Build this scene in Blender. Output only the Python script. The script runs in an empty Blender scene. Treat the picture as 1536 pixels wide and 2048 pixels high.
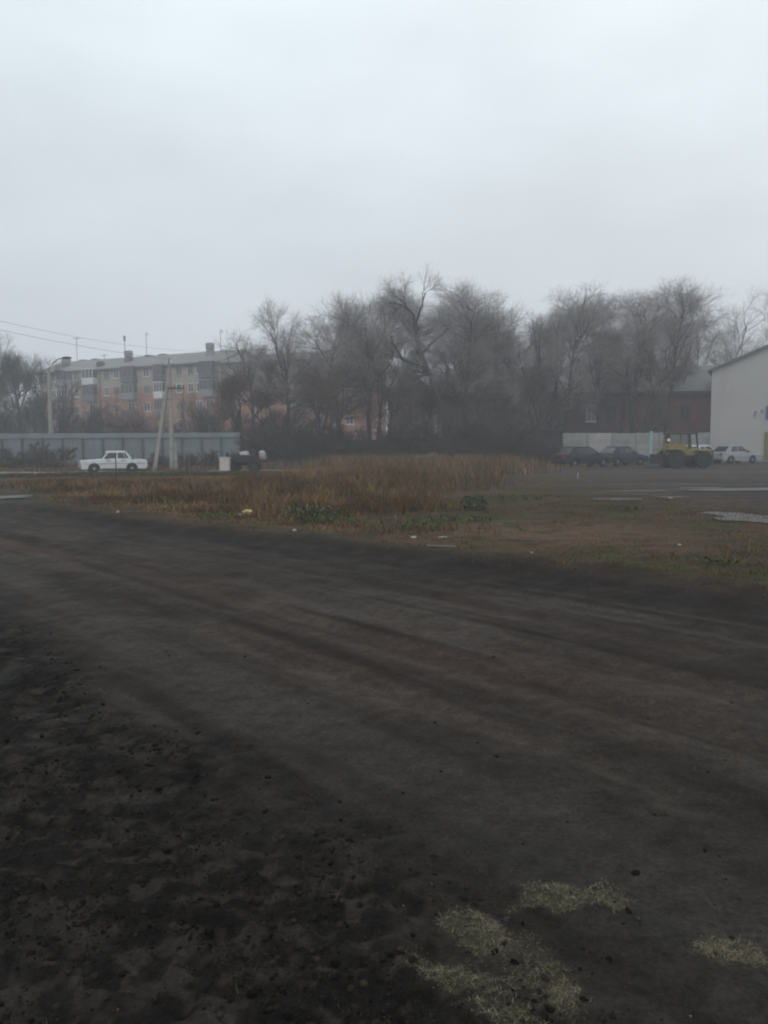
import bpy, math, random
import numpy as np
from mathutils import Vector, Matrix
R = math.radians
rnd = random.Random(7)
NP = np.random.default_rng(7)

# ------------------------------------------------------------------ camera, world, sun
scene = bpy.context.scene
COL = scene.collection
FPX = 1600.0
CAMH = 1.65
TH = math.atan(133 / FPX)
RO = R(0.4)
_r0 = np.array([1., 0, 0]); _u0 = np.array([0, math.sin(TH), math.cos(TH)]); FW = np.array([0, math.cos(TH), -math.sin(TH)])
RT = _r0 * math.cos(RO) - _u0 * math.sin(RO)
UP = _u0 * math.cos(RO) + _r0 * math.sin(RO)
cam_d = bpy.data.cameras.new('camera'); cam = bpy.data.objects.new('camera', cam_d); COL.objects.link(cam)
cam.matrix_world = Matrix(((RT[0], UP[0], -FW[0], 0), (RT[1], UP[1], -FW[1], 0), (RT[2], UP[2], -FW[2], CAMH), (0, 0, 0, 1)))
cam_d.sensor_fit = 'VERTICAL'; cam_d.sensor_height = 24.0; cam_d.lens = FPX / 2048 * 24.0
cam_d.clip_start = 0.05; cam_d.clip_end = 5000
scene.camera = cam

world = bpy.data.worlds.new('World'); scene.world = world; world.use_nodes = True
wn = world.node_tree; wn.nodes.clear()
wo = wn.nodes.new('ShaderNodeOutputWorld'); bg = wn.nodes.new('ShaderNodeBackground')
sky = wn.nodes.new('ShaderNodeTexSky'); sky.sky_type = 'NISHITA'; sky.sun_disc = False
sky.sun_elevation = R(48); sky.sun_rotation = R(25); sky.dust_density = 4.0; sky.air_density = 1.0
tc = wn.nodes.new('ShaderNodeTexCoord'); sp = wn.nodes.new('ShaderNodeSeparateXYZ')
wn.links.new(tc.outputs['Generated'], sp.inputs[0])
rmp = wn.nodes.new('ShaderNodeValToRGB')          # overcast layer: paler low down, brighter overhead
rmp.color_ramp.elements[0].position = 0.0; rmp.color_ramp.elements[0].color = (0.545, 0.59, 0.655, 1)
rmp.color_ramp.elements[1].position = 1.0; rmp.color_ramp.elements[1].color = (0.80, 0.835, 0.87, 1)
e = rmp.color_ramp.elements.new(0.17); e.color = (0.555, 0.60, 0.645, 1)
e = rmp.color_ramp.elements.new(0.30); e.color = (0.61, 0.67, 0.71, 1)
e = rmp.color_ramp.elements.new(0.50); e.color = (0.72, 0.805, 0.85, 1)
wn.links.new(sp.outputs['Z'], rmp.inputs[0])
nz = wn.nodes.new('ShaderNodeTexNoise'); nz.inputs['Scale'].default_value = 3.2; nz.inputs['Detail'].default_value = 4; nz.inputs['Roughness'].default_value = 0.5
mp = wn.nodes.new('ShaderNodeMapping'); mp.inputs['Scale'].default_value = (1, 1, 2.4); mp.inputs['Location'].default_value = (3.1, .4, 0)
wn.links.new(tc.outputs['Generated'], mp.inputs[0]); wn.links.new(mp.outputs[0], nz.inputs['Vector'])
mr = wn.nodes.new('ShaderNodeMapRange'); mr.inputs['From Min'].default_value = .3; mr.inputs['From Max'].default_value = .7
mr.inputs['To Min'].default_value = 11.8; mr.inputs['To Max'].default_value = 13.5
wn.links.new(nz.outputs['Fac'], mr.inputs['Value'])
sc_ = wn.nodes.new('ShaderNodeVectorMath'); sc_.operation = 'SCALE'
wn.links.new(rmp.outputs[0], sc_.inputs[0]); wn.links.new(mr.outputs[0], sc_.inputs['Scale'])
mx = wn.nodes.new('ShaderNodeMixRGB'); mx.inputs[0].default_value = 0.93
wn.links.new(sky.outputs[0], mx.inputs[1]); wn.links.new(sc_.outputs[0], mx.inputs[2])
wn.links.new(mx.outputs[0], bg.inputs[0]); bg.inputs[1].default_value = 0.098
wn.links.new(bg.outputs[0], wo.inputs[0])

sd = bpy.data.lights.new('sun', 'SUN'); sd.energy = 0.5; sd.angle = R(40); sd.color = (1, .97, .93)
sun = bpy.data.objects.new('sun', sd); COL.objects.link(sun)
sun.rotation_euler = (R(42), 0, R(-25)); sun.location = (0, 0, 60)
scene.view_settings.view_transform = 'Standard'; scene.view_settings.look = 'None'
scene.view_settings.exposure = 0.0; scene.view_settings.gamma = 1.0
scene.render.engine = 'CYCLES'
scene.cycles.filter_width = 2.1
scene.cycles.max_bounces = 5; scene.cycles.volume_bounces = 1; scene.cycles.transparent_max_bounces = 8

# ------------------------------------------------------------------ helpers
CAM = np.array([0, 0, CAMH])
def ray(px, py): return FW + RT * (px - 768) / FPX + UP * (1024 - py) / FPX
def at(px, py, Y): d = ray(px, py); return CAM + d * (Y / d[1])
def gnd(px, py, z=0.0): d = ray(px, py); return CAM + d * ((z - CAMH) / d[2])
def gx(px, Y):                       # x of a ground point seen in column px at distance Y
    py = 900.0
    for _ in range(6):
        p = at(px, py, Y); py += p[2] * FPX / Y
    return at(px, py, Y)[0]

def tag(o, label=None, cat=None, group=None, kind=None):
    if label: o['label'] = label
    if cat: o['category'] = cat
    if group: o['group'] = group
    if kind: o['kind'] = kind
    return o
def empty(name, loc, rz=0.0, label=None, cat=None, group=None):
    o = bpy.data.objects.new(name, None); COL.objects.link(o); o.empty_display_size = .3
    o.location = loc; o.rotation_euler = (0, 0, rz)
    return tag(o, label, cat, group)

class MB:
    def __init__(s): s.v = []; s.f = []; s.m = []
    def add(s, vs, fs, mi=0):
        b = len(s.v); s.v += [tuple(map(float, v)) for v in vs]; s.f += [tuple(b + i for i in f) for f in fs]; s.m += [mi] * len(fs); return s
    def box(s, x0, x1, y0, y1, z0, z1, mi=0):
        return s.add([(x0, y0, z0), (x1, y0, z0), (x1, y1, z0), (x0, y1, z0), (x0, y0, z1), (x1, y0, z1), (x1, y1, z1), (x0, y1, z1)],
                     [(0, 3, 2, 1), (4, 5, 6, 7), (0, 1, 5, 4), (1, 2, 6, 5), (2, 3, 7, 6), (3, 0, 4, 7)], mi)
    def hexa(s, b, t, mi=0):           # four bottom, four top points
        return s.add(list(b) + list(t), [(0, 3, 2, 1), (4, 5, 6, 7), (0, 1, 5, 4), (1, 2, 6, 5), (2, 3, 7, 6), (3, 0, 4, 7)], mi)
    def prism_y(s, pts, y0, y1, mi=0):  # outline in xz extruded along y
        n = len(pts)
        vs = [(x, y0, z) for x, z in pts] + [(x, y1, z) for x, z in pts]
        fs = [tuple(range(n - 1, -1, -1)), tuple(range(n, 2 * n))] + [(i, (i + 1) % n, n + (i + 1) % n, n + i) for i in range(n)]
        return s.add(vs, fs, mi)
    def tube(s, pts, rs, k=8, mi=0):
        pts = [Vector(map(float, p)) for p in pts]
        if not hasattr(rs, '__len__'): rs = [rs] * len(pts)
        vs = []; 
        for i, p in enumerate(pts):
            d = (pts[min(i + 1, len(pts) - 1)] - pts[max(i - 1, 0)]).normalized()
            a = d.cross(Vector((0, 0, 1)) if abs(d.z) < .9 else Vector((1, 0, 0))).normalized(); c = d.cross(a)
            for j in range(k):
                t = 2 * math.pi * j / k; vs.append(p + (a * math.cos(t) + c * math.sin(t)) * rs[i])
        fs = []
        for i in range(len(pts) - 1):
            for j in range(k): fs.append((i * k + j, i * k + (j + 1) % k, (i + 1) * k + (j + 1) % k, (i + 1) * k + j))
        fs.append(tuple(range(k - 1, -1, -1))); fs.append(tuple(range((len(pts) - 1) * k, len(pts) * k)))
        return s.add(vs, fs, mi)
    def lathe_y(s, prof, cx=0, cy=0, cz=0, k=20, mi=0):   # profile of (y, r) about the y axis
        vs = []
        for y, r in prof:
            for j in range(k):
                t = 2 * math.pi * j / k; vs.append((cx + r * math.cos(t), cy + y, cz + r * math.sin(t)))
        fs = []
        n = len(prof)
        for i in range(n - 1):
            for j in range(k): fs.append((i * k + j, i * k + (j + 1) % k, (i + 1) * k + (j + 1) % k, (i + 1) * k + j))
        fs.append(tuple(range(k))); fs.append(tuple(range((n - 1) * k, n * k))[::-1])
        return s.add(vs, fs, mi)
    def blob(s, c, r, seed=0, mi=0, seg=8, rings=6, jit=.18):
        q = random.Random(seed); vs = []; fs = []
        for i in range(rings + 1):
            ph = math.pi * i / rings
            for j in range(seg):
                t = 2 * math.pi * j / seg; k = 1 + q.uniform(-jit, jit)
                vs.append((c[0] + r[0] * k * math.sin(ph) * math.cos(t), c[1] + r[1] * k * math.sin(ph) * math.sin(t), c[2] + r[2] * (math.cos(ph)) * (1 if i in (0, rings) else k)))
        for i in range(rings):
            for j in range(seg): fs.append((i * seg + j, (i + 1) * seg + j, (i + 1) * seg + (j + 1) % seg, i * seg + (j + 1) % seg))
        return s.add(vs, fs, mi)
    def build(s, name, mats, parent=None, smooth=False, bevel=0):
        me = bpy.data.meshes.new(name); me.from_pydata(s.v, [], s.f)
        if not isinstance(mats, (list, tuple)): mats = [mats]
        for m in mats: me.materials.append(m)
        me.polygons.foreach_set('material_index', s.m)
        import bmesh
        bm = bmesh.new(); bm.from_mesh(me); bmesh.ops.recalc_face_normals(bm, faces=bm.faces); bm.to_mesh(me); bm.free()
        if smooth: me.polygons.foreach_set('use_smooth', [True] * len(me.polygons))
        me.update()
        o = bpy.data.objects.new(name, me); COL.objects.link(o); o.parent = parent
        if bevel:
            b = o.modifiers.new('bevel', 'BEVEL'); b.width = bevel; b.segments = 2; b.limit_method = 'ANGLE'; b.angle_limit = R(28)
            for p in me.polygons: p.use_smooth = True
            w = o.modifiers.new('wn', 'WEIGHTED_NORMAL')
        return o

def np_mesh(name, V, F, mat, parent=None, col=None, smooth=False):
    """V (n,3), F (m,k) constant k"""
    me = bpy.data.meshes.new(name); k = F.shape[1]
    me.vertices.add(len(V)); me.vertices.foreach_set('co', np.ascontiguousarray(V, dtype=np.float32).ravel())
    me.loops.add(F.size); me.loops.foreach_set('vertex_index', np.ascontiguousarray(F, dtype=np.int32).ravel())
    me.polygons.add(len(F)); me.polygons.foreach_set('loop_start', np.arange(0, F.size, k, dtype=np.int32))
    if smooth: me.polygons.foreach_set('use_smooth', np.ones(len(F), dtype=bool))
    if col is not None:
        for nm, c in col.items():
            a = me.attributes.new(nm, 'FLOAT_COLOR', 'POINT')
            cc = np.ones((len(V), 4), dtype=np.float32); cc[:, :c.shape[1]] = c; a.data.foreach_set('color', cc.ravel())
    me.materials.append(mat); me.update(calc_edges=True)
    o = bpy.data.objects.new(name, me); COL.objects.link(o); o.parent = parent
    return o

# value noise in numpy
def _h(ix, iy, s):
    n = (ix.astype(np.int64) * 374761393 + iy.astype(np.int64) * 668265263 + s * 974634777) & 0x7fffffff
    n = ((n ^ (n >> 13)) * 1274126177) & 0x7fffffff
    n = n ^ (n >> 16)
    return (n & 0xffff) / 65535.0
def vnoise(x, y, s=0):
    ix = np.floor(x); iy = np.floor(y); fx = x - ix; fy = y - iy
    fx = fx * fx * (3 - 2 * fx); fy = fy * fy * (3 - 2 * fy)
    return (_h(ix, iy, s) * (1 - fx) + _h(ix + 1, iy, s) * fx) * (1 - fy) + (_h(ix, iy + 1, s) * (1 - fx) + _h(ix + 1, iy + 1, s) * fx) * fy
def fbm(x, y, s=0, o=4, g=.5):
    a = 1; t = 0; n = 0
    for i in range(o):
        t = t + a * vnoise(x * 2 ** i, y * 2 ** i, s + i); n += a; a *= g
    return t / n
def sstep(a, b, x): t = np.clip((x - a) / (b - a), 0, 1); return t * t * (3 - 2 * t)

# ------------------------------------------------------------------ materials
def mat(name, col, rough=.8, metal=0, var=.15, scale=4.0, bump=0, bscale=30, spec=.3, attr=None, dirt=None, coat=0):
    m = bpy.data.materials.new(name); m.use_nodes = True; nt = m.node_tree; nt.nodes.clear()
    out = nt.nodes.new('ShaderNodeOutputMaterial'); p = nt.nodes.new('ShaderNodeBsdfPrincipled')
    nt.links.new(p.outputs[0], out.inputs[0])
    p.inputs['Roughness'].default_value = rough; p.inputs['Metallic'].default_value = metal; p.inputs['Specular IOR Level'].default_value = spec
    p.inputs['Coat Weight'].default_value = coat
    t = nt.nodes.new('ShaderNodeTexCoord'); n = nt.nodes.new('ShaderNodeTexNoise'); n.inputs['Scale'].default_value = scale; n.inputs['Detail'].default_value = 6; n.inputs['Roughness'].default_value = .6
    nt.links.new(t.outputs['Object'], n.inputs['Vector'])
    r = nt.nodes.new('ShaderNodeMapRange'); r.inputs['From Min'].default_value = .3; r.inputs['From Max'].default_value = .7
    r.inputs['To Min'].default_value = 1 - var; r.inputs['To Max'].default_value = 1 + var; nt.links.new(n.outputs[0], r.inputs[0])
    s = nt.nodes.new('ShaderNodeVectorMath'); s.operation = 'SCALE'; nt.links.new(r.outputs[0], s.inputs['Scale'])
    if attr:
        a = nt.nodes.new('ShaderNodeAttribute'); a.attribute_name = attr; nt.links.new(a.outputs['Color'], s.inputs[0])
    else: s.inputs[0].default_value = col
    src = s.outputs[0]
    if dirt:
        n2 = nt.nodes.new('ShaderNodeTexNoise'); n2.inputs['Scale'].default_value = dirt[1]; n2.inputs['Detail'].default_value = 8; n2.inputs['Roughness'].default_value = .7
        mpp = nt.nodes.new('ShaderNodeMapping'); mpp.inputs['Scale'].default_value = (1, 1, dirt[3] if len(dirt) > 3 else 1)
        nt.links.new(t.outputs['Object'], mpp.inputs[0]); nt.links.new(mpp.outputs[0], n2.inputs['Vector'])
        r2 = nt.nodes.new('ShaderNodeMapRange'); r2.inputs['From Min'].default_value = .48; r2.inputs['From Max'].default_value = .68; r2.inputs['To Max'].default_value = dirt[2]
        nt.links.new(n2.outputs[0], r2.inputs[0]); mm = nt.nodes.new('ShaderNodeMixRGB'); nt.links.new(r2.outputs[0], mm.inputs[0]); nt.links.new(src, mm.inputs[1]); mm.inputs[2].default_value = (*dirt[0], 1)
        src = mm.outputs[0]
    nt.links.new(src, p.inputs['Base Color'])
    if bump:
        nb = nt.nodes.new('ShaderNodeTexNoise'); nb.inputs['Scale'].default_value = bscale; nb.inputs['Detail'].default_value = 5
        nt.links.new(t.outputs['Object'], nb.inputs['Vector']); b = nt.nodes.new('ShaderNodeBump'); b.inputs['Strength'].default_value = bump; b.inputs['Distance'].default_value = .02
        nt.links.new(nb.outputs[0], b.inputs['Height']); nt.links.new(b.outputs[0], p.inputs['Normal'])
    return m
def brick_mat(name, c1, c2, mortar, dirt=.5):
    m = bpy.data.materials.new(name); m.use_nodes = True; nt = m.node_tree; nt.nodes.clear()
    out = nt.nodes.new('ShaderNodeOutputMaterial'); p = nt.nodes.new('ShaderNodeBsdfPrincipled'); nt.links.new(p.outputs[0], out.inputs[0]); p.inputs['Roughness'].default_value = .9
    t = nt.nodes.new('ShaderNodeTexCoord'); sx = nt.nodes.new('ShaderNodeSeparateXYZ'); cb = nt.nodes.new('ShaderNodeCombineXYZ'); ad = nt.nodes.new('ShaderNodeMath')
    nt.links.new(t.outputs['Object'], sx.inputs[0]); nt.links.new(sx.outputs[0], ad.inputs[0]); nt.links.new(sx.outputs[1], ad.inputs[1]); nt.links.new(ad.outputs[0], cb.inputs[0]); nt.links.new(sx.outputs[2], cb.inputs[1])
    b = nt.nodes.new('ShaderNodeTexBrick'); b.inputs['Scale'].default_value = 1; b.inputs['Brick Width'].default_value = .26; b.inputs['Row Height'].default_value = .078; b.inputs['Mortar Size'].default_value = .008
    b.inputs['Color1'].default_value = (*c1, 1); b.inputs['Color2'].default_value = (*c2, 1); b.inputs['Mortar'].default_value = (*mortar, 1); nt.links.new(cb.outputs[0], b.inputs['Vector'])
    n = nt.nodes.new('ShaderNodeTexNoise'); n.inputs['Scale'].default_value = .5; n.inputs['Detail'].default_value = 7; n.inputs['Roughness'].default_value = .65; nt.links.new(t.outputs['Object'], n.inputs['Vector'])
    r = nt.nodes.new('ShaderNodeMapRange'); r.inputs['From Min'].default_value = .3; r.inputs['From Max'].default_value = .7; r.inputs['To Min'].default_value = 1 - dirt; r.inputs['To Max'].default_value = 1.15; nt.links.new(n.outputs[0], r.inputs[0])
    s = nt.nodes.new('ShaderNodeVectorMath'); s.operation = 'SCALE'; nt.links.new(b.outputs[0], s.inputs[0]); nt.links.new(r.outputs[0], s.inputs['Scale']); nt.links.new(s.outputs[0], p.inputs['Base Color'])
    return m

M = {}
M['bark'] = mat('bark', (.045, .039, .036), .95, var=.35, scale=3)
M['twig_dark'] = mat('twig_dark', (.060, .045, .038), .95, var=.3, scale=1)
M['twig'] = mat('twig', (.27, .24, .23), .95, var=.3, scale=1)
M['twig_brown'] = mat('twig_brown', (.10, .074, .062), .95, var=.3, scale=1)
M['twig_red'] = mat('twig_red', (.20, .105, .075), .95, var=.3, scale=1)
M['twig_pale'] = mat('twig_pale', (.26, .19, .155), .95, var=.3, scale=1)
M['twig_green'] = mat('twig_green', (.085, .10, .09), .95, var=.3, scale=1)
M['white_paint'] = mat('white_paint', (.52, .535, .55), .35, var=.06, scale=2, spec=.5, dirt=((.25, .23, .2), 2.5, .35))
M['silver_paint'] = mat('silver_paint', (.27, .28, .29), .35, metal=.2, var=.06, scale=2, spec=.5, dirt=((.2, .18, .16), 2.5, .4))
M['dark_paint'] = mat('dark_paint', (.016, .018, .021), .4, var=.1, scale=2, spec=.25, dirt=((.03, .028, .026), 2.5, .4))
M['blue_paint'] = mat('blue_paint', (.012, .017, .035), .4, var=.1, scale=2, spec=.25, dirt=((.03, .028, .026), 2.5, .3))
M['glass'] = mat('car_glass', (.02, .022, .025), .08, var=.1, spec=.6)
M['glass_pale'] = mat('hazy_glass', (.10, .11, .115), .1, var=.1, spec=.6)
M['rubber'] = mat('rubber', (.018, .018, .018), .9, var=.2)
M['rim'] = mat('rim', (.22, .22, .22), .5, metal=.3, var=.15)
M['black'] = mat('black_plastic', (.015, .015, .016), .6, var=.15)
M['chrome'] = mat('chrome', (.5, .5, .5), .25, metal=.9, var=.05)
M['lamp_glass'] = mat('lamp_glass', (.7, .7, .68), .15, var=.05, spec=.6)
M['red_lens'] = mat('red_lens', (.25, .02, .02), .3, var=.05)
M['yellow'] = mat('yellow_paint', (.24, .19, .05), .6, var=.2, scale=3, dirt=((.09, .07, .045), 3, .75))
M['grease'] = mat('greasy_steel', (.03, .03, .028), .7, var=.3, scale=5)
M['concrete'] = mat('concrete', (.30, .285, .26), .9, var=.15, scale=3, dirt=((.17, .16, .145), 1.5, .6))
M['conc_fence'] = mat('concrete_fence', (.26, .26, .245), .9, var=.15, scale=1.2, dirt=((.15, .15, .135), .8, .7))
M['conc_pale'] = mat('concrete_pale', (.34, .33, .32), .9, var=.12, scale=1.2, dirt=((.22, .2, .18), .9, .6))
M['fence_blue'] = mat('fence_sheet', (.19, .22, .235), .6, var=.12, scale=.8, dirt=((.15, .16, .165), .7, .7, .3))
M['fence_post'] = mat('fence_post', (.05, .075, .085), .7, var=.2)
M['dark_wood'] = mat('dark_wood', (.028, .025, .025), .9, var=.3, scale=2)
M['slate'] = mat('slate_roof', (.19, .19, .19), .85, var=.12, scale=.8, dirt=((.12, .12, .115), .5, .7))
M['slate2'] = mat('old_slate_roof', (.16, .155, .155), .9, var=.15, scale=.8, dirt=((.10, .10, .095), .5, .7))
M['roof_dark'] = mat('dark_eave', (.045, .048, .052), .8, var=.2)
M['grey_plaster'] = mat('grey_plaster', (.34, .29, .25), .9, var=.12, scale=.6, dirt=((.22, .2, .185), .5, .6))
M['hangar'] = mat('hangar_wall', (.40, .385, .37), .9, var=.05, scale=.3, dirt=((.31, .28, .245), .16, .8, .35), bump=.15, bscale=3)
M['metal_grey'] = mat('grey_metal', (.16, .165, .17), .6, metal=.2, var=.15)
M['win_frame'] = mat('window_frame', (.62, .62, .60), .6, var=.1)
M['win_old'] = mat('old_window_frame', (.32, .29, .26), .7, var=.15)
M['win_glass'] = mat('window_glass', (.045, .05, .055), .12, var=.25, scale=1.5, spec=.5)
M['balc_white'] = mat('balcony_white', (.60, .61, .62), .6, var=.08)
M['balc_dark'] = mat('balcony_dark', (.07, .075, .08), .8, var=.2)
M['balc_blue'] = mat('balcony_blue', (.085, .09, .115), .8, var=.2)
M['balc_grey'] = mat('balcony_grey', (.21, .21, .215), .8, var=.15)
M['balc_green'] = mat('balcony_green', (.09, .11, .105), .8, var=.15)
M['brick_orange'] = brick_mat('orange_brick', (.40, .175, .11), (.32, .14, .09), (.30, .22, .18), .3)
M['brick_red'] = brick_mat('red_brick', (.26, .085, .06), (.20, .068, .05), (.14, .11, .1), .45)
M['brick_dull'] = brick_mat('dull_brick', (.17, .10, .085), (.13, .08, .07), (.13, .11, .1), .45)
M['sack'] = mat('sack', (.36, .31, .28), .9, var=.2, scale=6, bump=.4)
M['white_box'] = mat('white_block', (.55, .49, .46), .8, var=.12, scale=3, dirt=((.3, .25, .2), 3, .6))
M['plastic_yellow'] = mat('plastic_bag', (.55, .45, .18), .5, var=.25, scale=12)
M['paper'] = mat('litter_white', (.36, .35, .31), .7, var=.2, scale=12)
M['plank'] = mat('pale_plank', (.11, .095, .08), .9, var=.2, scale=8)
M['sign_blue'] = mat('blue_sign', (.05, .08, .22), .5, var=.1)
M['green_paint'] = mat('green_paint', (.13, .14, .045), .7, var=.15)
M['pole_blue'] = mat('pale_blue_post', (.28, .36, .40), .6, var=.15)
M['veg'] = mat('dry_weed', (1, 1, 1), .95, var=.25, scale=3, attr='Col', spec=.1)
M['stone'] = mat('stone', (1, 1, 1), 1.0, var=.3, scale=20, attr='Col', spec=.03, bump=.5, bscale=160)
M['asphalt'] = mat('far_asphalt', (.27, .25, .225), .85, var=.15, scale=.8, dirt=((.12, .11, .1), .5, .6))

# water
def water_mat():
    m = mat('puddle_water', (.032, .029, .026), .42, var=.15, spec=.5)
    p = [n for n in m.node_tree.nodes if n.type == 'BSDF_PRINCIPLED'][0]; p.inputs['IOR'].default_value = 1.33; return m
M['water'] = water_mat()
M['windscreen'] = mat('windscreen_reflection', (.24, .26, .27), .15, var=.1, spec=.6)  # sky reflection put into the pale base colour of the dark cars' windscreens

# ------------------------------------------------------------------ ground
S2 = math.sqrt(.5)
def wob(X, Y): return (vnoise(X * .25, Y * .25, 91) - .5) * 1.1 + (vnoise(X * 1.1, Y * 1.1, 92) - .5) * .35
def masks(X, Y):
    s = X + Y + wob(X, Y)
    d = Y
    isl = sstep(11.6, 13.0, s)                                  # beyond the track's far edge
    left = sstep(-.40, -.47, X / np.maximum(Y, 1)+ (vnoise(X*.3, Y*.3, 5)-.5)*.06) * sstep(19, 24, Y)        # dark cart track at the far left
    yard = sstep(6.6, 10.5, X - np.maximum(0, (Y - 30)) * .02 + (vnoise(X * .3, Y * .3, 6) - .5) * 3) * sstep(15.2, 19.0, Y + (vnoise(X * .4, Y * .4, 7) - .5) * 3)
    far = sstep(44.5, 47, Y + (vnoise(X * .3, Y * .3, 8) - .5) * 2)
    rough = 1 - sstep(1.75, 2.5, X + Y * .76 + (fbm(X * 1.2, Y * 1.2, 9, 3) - .5) * 1.0)
    return s, isl, left, yard, far, rough
def gheight(X, Y):
    s, isl, left, yard, far, rough = masks(X, Y)
    v = (Y - X) * S2
    rut = 0
    q = X + Y - .12 * (v - 4) + (fbm(v * .10, v * 0, 31, 2) - .5) * .35
    for c, w, a in ((3.4, .16, .022), (4.05, .12, .014), (5.2, .22, .05), (5.75, .10, .02), (6.5, .2, .04), (7.6, .22, .05), (8.1, .1, .02), (8.9, .2, .035), (9.9, .25, .04), (10.7, .15, .02)):
        rut = rut - a * np.exp(-((q - c) / w) ** 2) + a * .5 * np.exp(-((q - c - w * 1.7) / (w * .7)) ** 2)
    track = (1 - isl) * (1 - rough)
    near = sstep(60, 10, np.hypot(X, Y))
    h = rut * track * .55 * (.55 + .9 * vnoise(v * .5, s * .4, 33))
    h = h + (fbm(X * .35, Y * .35, 40, 3) - .5) * .05
    h = h + (fbm(X * 2.2, Y * 2.2, 41, 4) - .5) * (.014 + .022 * rough) * near
    h = h + (fbm(X * 15, Y * 19, 44, 3) - .5) * (.010 + .085 * rough) * near
    h = h + .11 * np.exp(-((s - 12.6) / .7) ** 2) * (.4 + vnoise(X, Y, 46)) * sstep(30, 20, Y) + .04 * isl * (1 - far) * fbm(X * 1.5, Y * 1.5, 47, 3)
    return h * sstep(400, 40, np.hypot(X, Y))
def axis(lo, hi, c0, a=.012, b=.009):
    out = [0.]
    while out[-1] < hi - c0: out.append(out[-1] + a + b * out[-1] * (1 if out[-1] < 90 else 4))
    neg = [0.]
    while neg[-1] > lo - c0: neg.append(neg[-1] - (a + b * abs(neg[-1]) * (1 if lo < -300 and abs(neg[-1]) < 90 else 6)))
    return np.array(neg[:0:-1] + out) + c0
ax = axis(-600, 600, 0.0); ay = axis(-60, 600, 1.6)
GX, GY = np.meshgrid(ax, ay)
gxr, gyr = GX.ravel(), GY.ravel()
H = gheight(gxr, gyr)
s, isl, left, yard, far, rough = masks(gxr, gyr)
def C3(*c): return np.array(c)[None, :]
def mixc(a, b, t): return a * (1 - t[:, None]) + b * t[:, None]
v_ = (gyr - gxr) * S2; s0 = gxr + gyr - .12 * (v_ - 4)
n1 = fbm(gxr * .5, gyr * .5, 50, 4); n2 = fbm(s0 * 1.6, v_ * .16, 54, 5); n3 = fbm(gxr * 3, gyr * 3, 58, 4)
nf = fbm(gxr * 6, gyr * 6, 59, 3); n2b = fbm(s0 * 3.4, v_ * .25, 63, 4)
base = mixc(C3(.027, .0235, .020), C3(.046, .040, .0345), sstep(.3, .7, n1))
base = base * (.72 + .56 * nf)[:, None]
base = mixc(base, C3(.017, .0145, .0125), sstep(.46, .60, n2) * .6 * sstep(.3, .5, n3 + .1))
base = mixc(base, C3(.056, .048, .042), sstep(.54, .66, n2b) * .4)
base = mixc(base, C3(.016, .0135, .012), sstep(.60, .72, fbm(s0 * 2.6 + 7, v_ * .2, 65, 4)) * .8)
brown = np.exp(-((s - 7.3) / 1.6) ** 2) * sstep(.3, .6, fbm(s0 * .9, v_ * .1, 66, 3)) * sstep(1.5, 4.5, v_)
base = mixc(base, C3(.062, .040, .034) * 1.0, brown * .8)
base = mixc(base, C3(.043, .041, .037), np.exp(-((gxr + gyr * .76 - 3.0) / .42) ** 2) * .7 * sstep(.3,.6,n1 + .1))
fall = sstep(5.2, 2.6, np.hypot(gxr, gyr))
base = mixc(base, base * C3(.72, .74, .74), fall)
base = mixc(base, C3(.0115, .0105, .0095), rough * .9)
base = mixc(base, C3(.034, .031, .027), rough * sstep(.48, .56, fbm(gxr * 11, gyr * 16, 67, 5)) * .95)
base = mixc(base, C3(.032, .030, .028), rough * sstep(.55, .66, fbm(gxr * 1.7, gyr * 1.7, 68, 4)) * .6)
base = mixc(base, C3(.008, .0075, .007), rough * sstep(.54, .62, fbm(gxr * 9, gyr * 12, 69, 3)) * .8)
edge = np.exp(-((s - 11.8) / .9) ** 2) * sstep(40, 25, gyr)  # dark earth along the grass border, ridge shadow painted into its colour
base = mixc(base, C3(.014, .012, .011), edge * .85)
isc = mixc(C3(.066, .042, .026), C3(.044, .034, .017), sstep(.4, .6, n1))
isc = mixc(isc, C3(.028, .022, .016), sstep(.52, .64, fbm(gxr * 1.6, gyr * 2.2, 71, 4)) * .7)
isc = mixc(isc, C3(.034, .042, .012), sstep(.52, .7, fbm(gxr * .9, gyr * .9, 70, 3)) * .7)
isc = mixc(isc, C3(.10, .066, .043), np.exp(-((gxr - 2.6) / 3.0) ** 2 - ((gyr - 15.0) / 2.3) ** 2) * .85 * sstep(.25, .5, n3))
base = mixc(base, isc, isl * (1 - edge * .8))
base = mixc(base, mixc(C3(.024, .023, .018), C3(.038, .033, .025), sstep(.4, .6, n1)), left * .9)
yc = mixc(C3(.062, .053, .046), C3(.036, .031, .028), sstep(.35, .65, fbm(gxr * .25, gyr * .8, 74, 4)))
base = mixc(base, yc, yard)
fc = mixc(C3(.047, .041, .030), C3(.040, .032, .021), sstep(.4, .6, n1))
base = mixc(base, fc, far * (1 - yard))
base = base * C3(1.08, 1.02, .985) * (1 - .12 * rough)[:, None]
STRAW = [(1150, 1796, .27, .095, -.05, 1.0), (940, 1850, .085, .19, .55, 1.0), (990, 1890, .08, .08, .5, .8), (1455, 1895, .17, .08, -.1, .9), (915, 1965, .19, .07, -.5, .75), (1110, 1985, .09, .13, .2, .8), (1000, 2030, .18, .07, -.6, .7), (1010, 1950, .18, .1, 0, .2), (1040, 1880, .1, .1, 0, .25)]
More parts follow.
